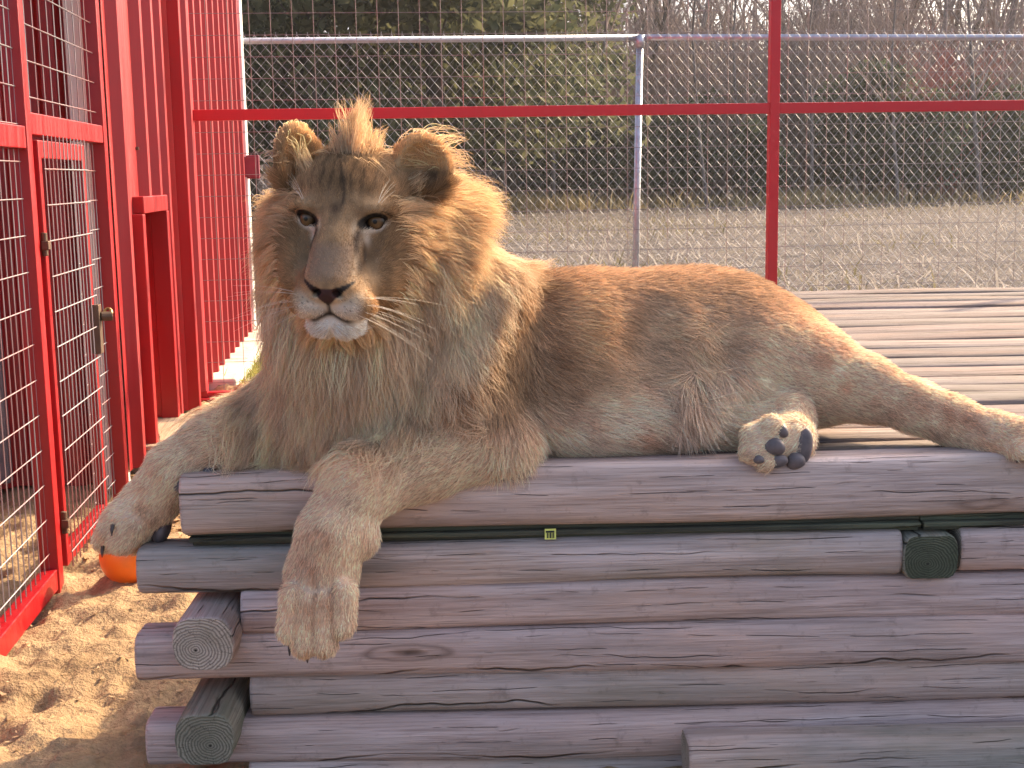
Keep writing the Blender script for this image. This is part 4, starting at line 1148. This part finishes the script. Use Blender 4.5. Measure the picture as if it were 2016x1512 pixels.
L = (.085 + .05 * sst(.10, .28, hgt)) * rgm.uniform(.6, 1.25, len(p)) * (1 - .45 * sst(.3, .8, sh))
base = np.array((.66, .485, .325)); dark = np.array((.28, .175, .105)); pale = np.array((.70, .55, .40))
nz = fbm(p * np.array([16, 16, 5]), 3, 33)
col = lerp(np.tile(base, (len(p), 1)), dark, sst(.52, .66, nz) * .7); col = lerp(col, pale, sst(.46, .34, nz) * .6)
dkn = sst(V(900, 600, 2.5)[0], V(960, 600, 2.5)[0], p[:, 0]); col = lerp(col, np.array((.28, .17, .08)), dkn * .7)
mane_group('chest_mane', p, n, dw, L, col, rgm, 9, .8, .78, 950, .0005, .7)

# --- eyes
te = NT('lion_eye'); tc = te.new('ShaderNodeTexCoord'); sx = te.new('ShaderNodeSeparateXYZ'); te.lk(tc.outputs['Object'], sx.inputs[0])
rr = te.math('SQRT', te.math('ADD', te.math('MULTIPLY', sx.outputs[0], sx.outputs[0]), te.math('MULTIPLY', sx.outputs[2], sx.outputs[2])))
fib = te.noise(te.mapping(tc.outputs['Object'], (400, 400, 400)), 1, 3)
cc = te.ramp(te.math('DIVIDE', rr, .02), [(.0, (.008, .006, .005)), (.17, (.008, .006, .005)), (.22, (.13, .070, .026)), (.52, (.10, .052, .02)), (.66, (.03, .015, .008)), (.76, (.010, .007, .006))])
te.col(te.mix(.35, cc, te.ramp(fib, [(.3, .3), (.7, .7)]), 'OVERLAY')); te.set(.3, .3); te.b.inputs['Coat Weight'].default_value = .12; te.b.inputs['Coat Roughness'].default_value = .03
for s in (-1, 1):
    bm = bmesh.new(); bmesh.ops.create_uvsphere(bm, u_segments=32, v_segments=20, radius=.0195)
    me = bpy.data.meshes.new('eye'); bm.to_mesh(me); bm.free()
    o = link_mesh('eye', me, te.mat, lion, True); o.location = Vector(Hw((s * .0585, .0145, .0005)) - LION_LOC)
    mm = Matrix(np.stack([HXr, HYp, HZr], 1).tolist()) @ Matrix.Rotation(R(s * -8 + 3), 3, 'Z')
    o.rotation_euler = mm.to_euler()
# --- whiskers
rgw = np.random.default_rng(9); P = []
for s in (-1, 1):
    for k in range(15):
        row = k % 4; a = Hw((s * (.036 + .006 * rgw.random() + .004 * (k // 4)), .112 - .012 * (k // 4), -.128 - .0085 * row))
        d = HXr * s * (1 + .1 * rgw.normal()) + HYp * (.12 - .25 * rgw.random()) + HZr * (.12 - .17 * row + .05 * rgw.normal())
        d /= np.linalg.norm(d); L = rgw.uniform(.07, .15)
        t = np.linspace(0, 1, 8)[:, None]; P.append(a + d * L * t + np.array((0, 0, -1)) * L * .16 * t * t)
for s in (-1, 1):
    for k in range(5):
        a = Hw((s * (.062 + .008 * rgw.random()), .035, .028 + .006 * rgw.random())); d = HZr * .8 + HYp * .5 + HXr * s * rgw.uniform(.0, .7); d /= np.linalg.norm(d); L = rgw.uniform(.03, .055)
        t = np.linspace(0, 1, 8)[:, None]; P.append(a + d * L * t + HXr * s * L * .2 * t * t)
P = np.array(P); hair_object('whiskers', P, np.tile(.00026 * (1 - .75 * np.linspace(0, 1, 8)), (len(P), 1)), np.tile((.88, .82, .74), (len(P), 1)), MANE, lion)
# --- paw pads and claws
PAD = m_plain('pad_skin', (.115, .092, .095), .55, .45, 0, .25, 60)
def blob(name, c, r, rot, mat, sub=2):
    bm = bmesh.new(); bmesh.ops.create_icosphere(bm, subdivisions=sub + 1, radius=1)
    for v_ in bm.verts:
        v_.co *= 1 + .06 * math.sin(v_.co.x * 3 + v_.co.z * 2)
        v_.co = Vector((v_.co.x * r[0], v_.co.y * r[1], v_.co.z * r[2]))
    me = bpy.data.meshes.new(name); bm.to_mesh(me); bm.free()
    o = link_mesh(name, me, mat, lion, True); o.location = Vector(np.array(c) - LION_LOC); o.rotation_euler = rot; return o
for (x, y, Y, r, rt) in ((1526, 880, 2.362, (.019, .009, .016), (0, .2, 0)), (1530, 908, 2.366, (.020, .009, .013), (0, -.2, 0)), (1537, 848, 2.374, (.016, .009, .012), (0, .5, 0)), (1494, 905, 2.352, (.010, .007, .008), (0, 0, 0)),
                         (1580, 882, 2.386, (.018, .011, .036), (0, .25, 0)), (1566, 908, 2.376, (.018, .011, .016), (0, -.3, 0))):
    blob('paw_pad', V(x, y, Y), r, rt, PAD)
for (x, y, Y, r, rt) in ((412, 935, 2.395, (.016, .014, .017), (0, 0, 0)), (356, 957, 2.385, (.016, .012, .014), (0, .4, 0)), (318, 1045, 2.43, (.016, .03, .026), (0, .5, 0))):
    blob('paw_pad', V(x, y, Y), r, rt, PAD)
CLAW = m_plain('claw_horn', (.07, .052, .045), .4, .5, 0, .2, 50)
for (x, y, Y) in ((571, 1282, 2.212), (606, 1296, 2.205), (1999, 905, 2.375), (2006, 880, 2.375), (203, 1090, 2.385), (222, 1048, 2.362)):
    mb = MB(); a = V(x, y - 14, Y + .006); mb.tube([a - LION_LOC, a + np.array((0, -.008, -.008)) - LION_LOC, a + np.array((0, -.010, -.018)) - LION_LOC], [.004, .0032, .0008], 7); mb.build('claw', CLAW, lion, smooth=True)
# ------------------------------------------------------------------ dry field
def blades(name, n, region, lmin, lmax, wd, mat, seed, flat=.5, zoff=-.05, label=None, cat=None):
    rg = np.random.default_rng(seed)
    x, y = region(rg, n)
    L = rg.uniform(lmin, lmax, n); az = rg.uniform(0, 2 * np.pi, n); el = np.abs(rg.normal(flat, .35, n)); el = np.clip(el, .03, 1.45)
    d = np.stack([np.cos(az) * np.cos(el), np.sin(az) * np.cos(el), np.sin(el)], -1)
    az2 = az + rg.normal(0, .7, n); el2 = el - rg.uniform(.1, .9, n)
    d2 = np.stack([np.cos(az2) * np.cos(el2), np.sin(az2) * np.cos(el2), np.sin(el2)], -1)
    p0 = np.stack([x, y, np.full(n, zoff) + rg.uniform(0, .07, n)], -1)
    p1 = p0 + d * L[:, None] * .5; p2 = p1 + d2 * L[:, None] * .5; p2[:, 2] = np.maximum(p2[:, 2], zoff + .01)
    side = np.stack([-np.sin(az), np.cos(az), np.zeros(n)], -1) * .5 + np.array([1.0, 0, 0]) * .5
    w = (wd * rg.uniform(.6, 1.5, n))[:, None] * side
    v = np.concatenate([p0 - w, p0 + w, p1 + w * .8, p1 - w * .8, p2], 1).reshape(-1, 3)
    b = np.arange(n) * 5
    q = np.stack([b, b + 1, b + 2, b + 3], -1).tolist(); t = np.stack([b + 3, b + 2, b + 4], -1).tolist()
    me = bpy.data.meshes.new(name); me.from_pydata(v.tolist(), [], q + t); me.update()
    o = link_mesh(name, me, mat); tag(o, label, cat, kind='stuff'); return o
STRAW = m_leaf('straw', (.18, .160, .145), (.54, .49, .44), .3)
def reg_far(rg, n):
    y = 9.0 + 45 * rg.random(n) ** 2.0; x = (rg.random(n) - .5) * (y * .98 + 2) + .1 * y * 0; return x, y
blades('dry_grass', 36000, reg_far, .15, .60, .0085, STRAW, 1, .25, -.05, 'pale dead grass and straw lying over the field', 'grass')
def reg_mid(rg, n):
    y = 12 + 30 * rg.random(n); x = (rg.random(n) - .5) * y * .95
    keep = vnoise(np.stack([x * .35, y * .25, y * 0], -1), 77) > .52
    return np.where(keep, x, x * 0 + 300), y
blades('grass_clumps', 9000, reg_mid, .15, .45, .010, m_leaf('olive_grass', (.11, .10, .06), (.28, .24, .15), .35), 2, .7, -.05, 'olive and tan tussocks standing in the field', 'grass')
def reg_edge(rg, n):
    y = 43 + 10 * rg.random(n); u = rg.random(n); px = np.where(u < .45, rg.normal(1020, 75, n), np.where(u < .7, rg.normal(1620, 60, n), rg.uniform(480, 2050, n))); x = (px - 1008) / F_PX * y; return x, y
blades('tall_dry_grass', 15000, reg_edge, .3, .9, .02, m_leaf('tall_grass', (.26, .20, .10), (.52, .42, .24), .35), 3, .9, -.05, 'tall yellow grass along the edge of the trees', 'grass')
def reg_kerb(rg, n):
    b = rg.uniform(.05, 2.7, n); a = rg.normal(.24, .06, n); return -1.6 + a * E1.x + b * E2.x, 6.75 + a * E1.y + b * E2.y
blades('kerb_grass', 1800, reg_kerb, .04, .13, .003, m_leaf('kerb_grass_leaf', (.16, .17, .04), (.45, .42, .14), .4), 4, 1.0, .0, 'thin green and yellow grass along the shed kerb', 'grass')

# ------------------------------------------------------------------ trees
BARK = m_plain('bark', (.085, .070, .060), .95, .1, 0, .35, 6)
BARK_GREY = m_plain('grey_bark', (.17, .145, .135), .95, .1, 0, .3, 5)
TWIG = m_plain('twig_bark', (.27, .205, .175), .95, .1, 0, .25, 3)
TWIG_RED = m_plain('reddish_twig', (.34, .13, .11), .9, .1, 0, .25, 3)
CEDAR_L = m_leaf('cedar_foliage', (.042, .058, .042), (.145, .165, .095), .4)
PINE_L = m_leaf('pine_foliage', (.036, .050, .034), (.185, .180, .090), .42)

def leafset(centres, size, per, rg, droop=.3, asp=.22):
    """numpy clouds of little narrow quads round each centre -> verts, faces"""
    n = len(centres) * per
    c = np.repeat(centres, per, 0) + rg.normal(0, size * .55, (n, 3))
    d = rg.normal(0, 1, (n, 3)); d[:, 2] -= droop; d /= np.linalg.norm(d, axis=1)[:, None]
    s = np.cross(d, rg.normal(0, 1, (n, 3))); s /= np.linalg.norm(s, axis=1)[:, None] + 1e-9
    L = size * rg.uniform(.5, 1.2, n)[:, None]; wv = s * L * asp
    a = c - d * L * .5; b = c + d * L * .5
    v = np.stack([a, c + wv, b, c - wv], 1).reshape(-1, 3)
    f = (np.arange(n) * 4)[:, None] + np.arange(4)[None, :]
    return v, f
def mesh_np(name, v, f):
    me = bpy.data.meshes.new(name); me.from_pydata(v.tolist(), [], f.tolist()); me.update(); return me

def make_cedar(name, H, Rw, seed, leaf, n=2600, size=.24, base=.4, kind='cone'):
    rg = np.random.default_rng(seed); root = empty(name)
    mb = MB(); tr = H * .018 + .03
    mb.tube([(0, 0, -.1), (.02 * H * rg.normal(), .02 * H * rg.normal(), H * .45), (0, 0, H * .95)], [tr, tr * .65, .02], 7)
    # limbs
    lobes = []
    for k in range(46):
        t = base / H + (1 - base / H) * (k + rg.random()) / 46; z = H * t
        rr = Rw * ((1 - t) ** .75 * (.75 + .5 * rg.random()) if kind == 'cone' else math.sqrt(max(0, 1 - (1.7 * t - .95) ** 2)) * (.6 + .6 * rg.random()))
        a = rg.random() * 6.28; e = Vector((rr * math.cos(a), rr * math.sin(a), z + rr * .12))
        mb.tube([(0, 0, z - rr * .2), tuple((Vector((0, 0, z)) + e) / 2), tuple(e)], [.03 * (1 - t) + .012, .018, .008], 4)
        lobes.append((e, rr))
    mb.build('trunk', BARK, root, smooth=True)
    cs = []
    for e, rr in lobes:
        m = max(8, int(n / 46 * (.4 + rr / Rw)))
        t = rg.random(m) ** .55
        p = np.array(e)[None, :] * np.array([1, 1, 0]) * t[:, None] + np.array([0, 0, 1]) * (e.z - rr * .12 * (1 - t[:, None]))
        p += rg.normal(0, 1, (m, 3)) * np.array([.16, .16, .11]) * (rr * .7 + .25)
        p[:, 2] = np.maximum(p[:, 2], base * .6); cs.append(p)
    v, f = leafset(np.concatenate(cs), size, 5, rg)
    link_mesh('crown', mesh_np('crown', v, f), leaf, root)
    return root

def make_bare(name, H, seed, mat, twmat, spread=.5, trunk=.12, levels=4, kids=5, multi=1, fork=.35):
    rg = random.Random(seed); root = empty(name)
    tb_, cb = MB(), MB()
    def grow(p, d, L, r, lv):
        n = 4; pts = [p]; rs = [r]; q = p; dd = d.copy()
        for i in range(n):
            dd = (dd + Vector((rg.gauss(0, .10), rg.gauss(0, .10), rg.gauss(.04, .07)))).normalized()
            q = q + dd * L / n; pts.append(q); rs.append(max(.004, r * (1 - .62 * (i + 1) / n)))
        (tb_ if lv == 0 else cb).tube(pts, rs, 6 if lv == 0 else (4 if lv == 1 else 3), cap=False)
        if lv >= levels: return
        kk = kids if lv else kids * 2
        for i in range(kk):
            t = fork + (1 - fork) * (i + rg.random()) / kk
            j = min(n - 1, int(t * n)); f = t * n - j; b = pts[j].lerp(pts[j + 1], f)
            a = rg.random() * 6.28; o = Vector((math.cos(a), math.sin(a), rg.uniform(.0, .6)))
            nd = (dd * (1 - spread) + o * spread).normalized()
            grow(b, nd, L * rg.uniform(.32, .55) * (1.15 - .5 * t), rs[j] * rg.uniform(.38, .6), lv + 1)
    for m in range(multi):
        a = rg.random() * 6.28; s = 0 if multi == 1 else rg.uniform(.15, .5)
        grow(Vector((s * math.cos(a) * .3, s * math.sin(a) * .3, -.1)), Vector((s * math.cos(a), s * math.sin(a), 1)).normalized(), H * rg.uniform(.8, 1.0), trunk * rg.uniform(.7, 1), 0)
    tb_.build('trunk', mat, root, smooth=True); cb.build('crown', twmat, root)
    return root

def place(root, first, x, Y, z=-.05, s=1.0, label='', cat='tree', group=None, y=None):
    """x: photograph column the tree stands at, Y: its distance"""
    o = root if first else copy_tree(root)
    X = (x - 1008) / F_PX * Y
    o.location = (X, Y, z); o.scale = (s, s, s * random.uniform(.92, 1.08)); o.rotation_euler = (0, 0, random.uniform(0, 6.28))
    return tag(o, label, cat, group)

# big dark pines behind the lion's head
pa = make_cedar('pine_tree', 13.0, 4.2, 21, PINE_L, 3600, .34, 1.6, 'round')
pb = make_cedar('pine_tree', 11.0, 3.4, 22, PINE_L, 3000, .32, 1.2, 'cone')
place(pa, True, 640, 33, s=1.25, label='broad dark pine with a thick trunk directly behind the lion head', group='dark pines')
place(pb, True, 880, 36, s=1.35, label='dark pine standing just right of the lion ear beyond the fence', group='dark pines')
place(pa, False, 505, 40, s=1.3, label='dark pine beside the white shed trim', group='dark pines')
place(pb, False, 740, 44, s=1.5, label='tall dark pine set back between the two pines behind the head', group='dark pines')
place(pa, False, 1010, 46, s=1.1, label='dark pine whose lower trunk shows in yellow grass above the lion shoulder', group='dark pines')
# cedars
cds = [make_cedar('cedar_tree', 4.2, 1.5, 31, CEDAR_L, 1500, .24, .5), make_cedar('cedar_tree', 4.6, 1.9, 32, CEDAR_L, 1600, .25, .9, 'round'), make_cedar('cedar_tree', 3.4, 1.4, 33, CEDAR_L, 1200, .22, .7, 'round')]
cl_ = [(1130, 49, 1, .85, 'low round cedar left of the leaning fence post'), (1205, 47, 2, 1.0, 'short cedar against the left side of the leaning fence post'),
       (1330, 48, 2, 1.05, 'short cedar just right of the leaning fence post'), (1420, 50, 1, .85, 'wide cedar between the leaning post and the red cage post'),
       (1500, 47, 2, .8, 'small cedar touching the left edge of the red cage post'), (1640, 52, 0, 1.0, 'slim cedar right of the red cage post'),
       (1715, 47, 1, .95, 'large dark cedar beside the reddish shrub'), (1800, 46, 2, 1.1, 'low cedar in front of the reddish shrub'),
       (1905, 48, 1, .9, 'broad dark cedar past the reddish shrub'), (1990, 46, 0, .95, 'dark cedar at the far end of the cedar row'), (2060, 50, 1, 1.0, 'outermost cedar of the row'),
       (1060, 53, 0, 1.05, 'narrow cedar behind the pale grass gap')]
used = [False] * 3
for (x, Y, k, s, lab) in cl_:
    place(cds[k], not used[k], x, Y, s=s, label=lab + ' in the tree line', group='cedars of the tree line'); used[k] = True
# bare trees
brs = [make_bare('bare_tree', 13, 41, BARK_GREY, TWIG, .5, .22, 4, 5, 1, .25), make_bare('bare_tree', 15, 42, BARK_GREY, TWIG, .42, .26, 4, 5, 1, .25), make_bare('bare_tree', 12, 43, BARK, TWIG, .55, .18, 4, 4, 3, .2)]
used = [False] * 3
rb = random.Random(5)
for k, x in enumerate(np.linspace(980, 2080, 40)):
    i = k % 3
    place(brs[i], not used[i], x + rb.uniform(-25, 25), rb.uniform(55, 80), s=rb.uniform(.9, 1.35), label=('leafless grey tree with a spreading crown in the wood behind the cedars', 'very tall straight leafless grey tree in the wood behind the cedars', 'dark leafless tree of several stems in the wood behind the cedars')[i], group=('spreading leafless trees of the far wood', 'straight leafless trees of the far wood', 'many-stemmed leafless trees of the far wood')[i]); used[i] = True
# thin bare trees standing in front of the cedars
thin = make_bare('thin_bare_tree', 9, 47, BARK_GREY, TWIG, .45, .10, 3, 5, 1, .3)
for k, (x, Y, lab) in enumerate(((1095, 45, 'thin leafless tree left of the leaning chain link post'), (1175, 47, 'thin leafless tree whose crown rises over the leaning chain link post'), (1395, 45, 'thin leafless tree between the leaning post and the red cage post'), (1470, 48, 'thin leafless tree just left of the red cage post'), (1600, 45, 'thin leafless tree just right of the red cage post'), (1690, 46, 'thin leafless tree beside the large dark cedar'), (1770, 44, 'thin leafless tree left of the reddish shrub'), (1930, 45, 'thin leafless tree past the reddish shrub'), (1000, 44, 'thin leafless tree standing in the pale grass gap'), (955, 43, 'thin leafless tree beside the lion mane'))):
    place(thin, k == 0, x, Y, s=random.uniform(.85, 1.2), label=lab, group='thin bare trees before the cedars')
# brush
shs = [make_bare('bare_shrub', 4.2, 51, TWIG, TWIG, .5, .05, 3, 6, 9, .15), make_bare('bare_shrub', 3.4, 52, TWIG, TWIG, .55, .045, 3, 6, 9, .1)]
used = [False] * 2
for k, x in enumerate(np.linspace(960, 2050, 34)):
    i = k % 2
    place(shs[i], not used[i], x + rb.uniform(-15, 15), rb.uniform(49, 57), s=rb.uniform(1.0, 1.9), label=('tall tangled leafless brown shrub among the cedars', 'low dense leafless brown shrub among the cedars')[i], cat='shrub', group=('tall brown shrubs of the tree line', 'low brown shrubs of the tree line')[i]); used[i] = True
rs_ = make_bare('red_shrub', 4.6, 53, TWIG_RED, TWIG_RED, .5, .05, 3, 6, 9, .3)
place(rs_, True, 1868, 47.5, s=1.15, label='reddish leafless shrub standing out above the cedars', cat='shrub')
# far wood that closes the horizon
def far_wood():
    rg = np.random.default_rng(61); mb = MB()
    n = 700; xs = rg.uniform(-75, 95, n); ys = rg.uniform(88, 120, n)
    for x, y in zip(xs, ys):
        h = rg.uniform(9, 17); r = rg.uniform(.08, .24); lx_ = rg.normal(0, .6)
        mb.tube([(x, y, 0), (x + lx_ * .4, y, h * .5), (x + lx_, y, h)], [r, r * .7, .02], 4, cap=False)
    v0 = np.array(mb.v); f0 = mb.f
    c = np.stack([rg.uniform(-75, 95, 14000), rg.uniform(88, 120, 14000), rg.uniform(0, 1, 14000) ** 1.3 * 14], -1)
    v, f = leafset(c, 1.6, 6, rg, 0, .04)
    me = bpy.data.meshes.new('far_wood'); me.from_pydata(mb.v + v.tolist(), [], list(mb.f) + (f + len(mb.v)).tolist()); me.update()
    return tag(link_mesh('far_wood', me, TWIG), 'brown twiggy mass of the distant wood', 'wood', kind='stuff')
far_wood()


# ------------------------------------------------------------------ hazy air
mb = MB(); mb.box((-110, -8, -1.2), (130, 135, 27.0))
hz = mb.build('haze', bpy.data.materials.new('haze_air')); hm = hz.data.materials[0]; hm.use_nodes = True
hm.node_tree.nodes.remove(hm.node_tree.nodes['Principled BSDF'])
pv = hm.node_tree.nodes.new('ShaderNodeVolumePrincipled'); pv.inputs['Color'].default_value = (.94, .94, .96, 1); pv.inputs['Density'].default_value = .0005; pv.inputs['Anisotropy'].default_value = .3
hm.node_tree.links.new(pv.outputs[0], hm.node_tree.nodes['Material Output'].inputs['Volume'])
tag(hz, kind='stuff')
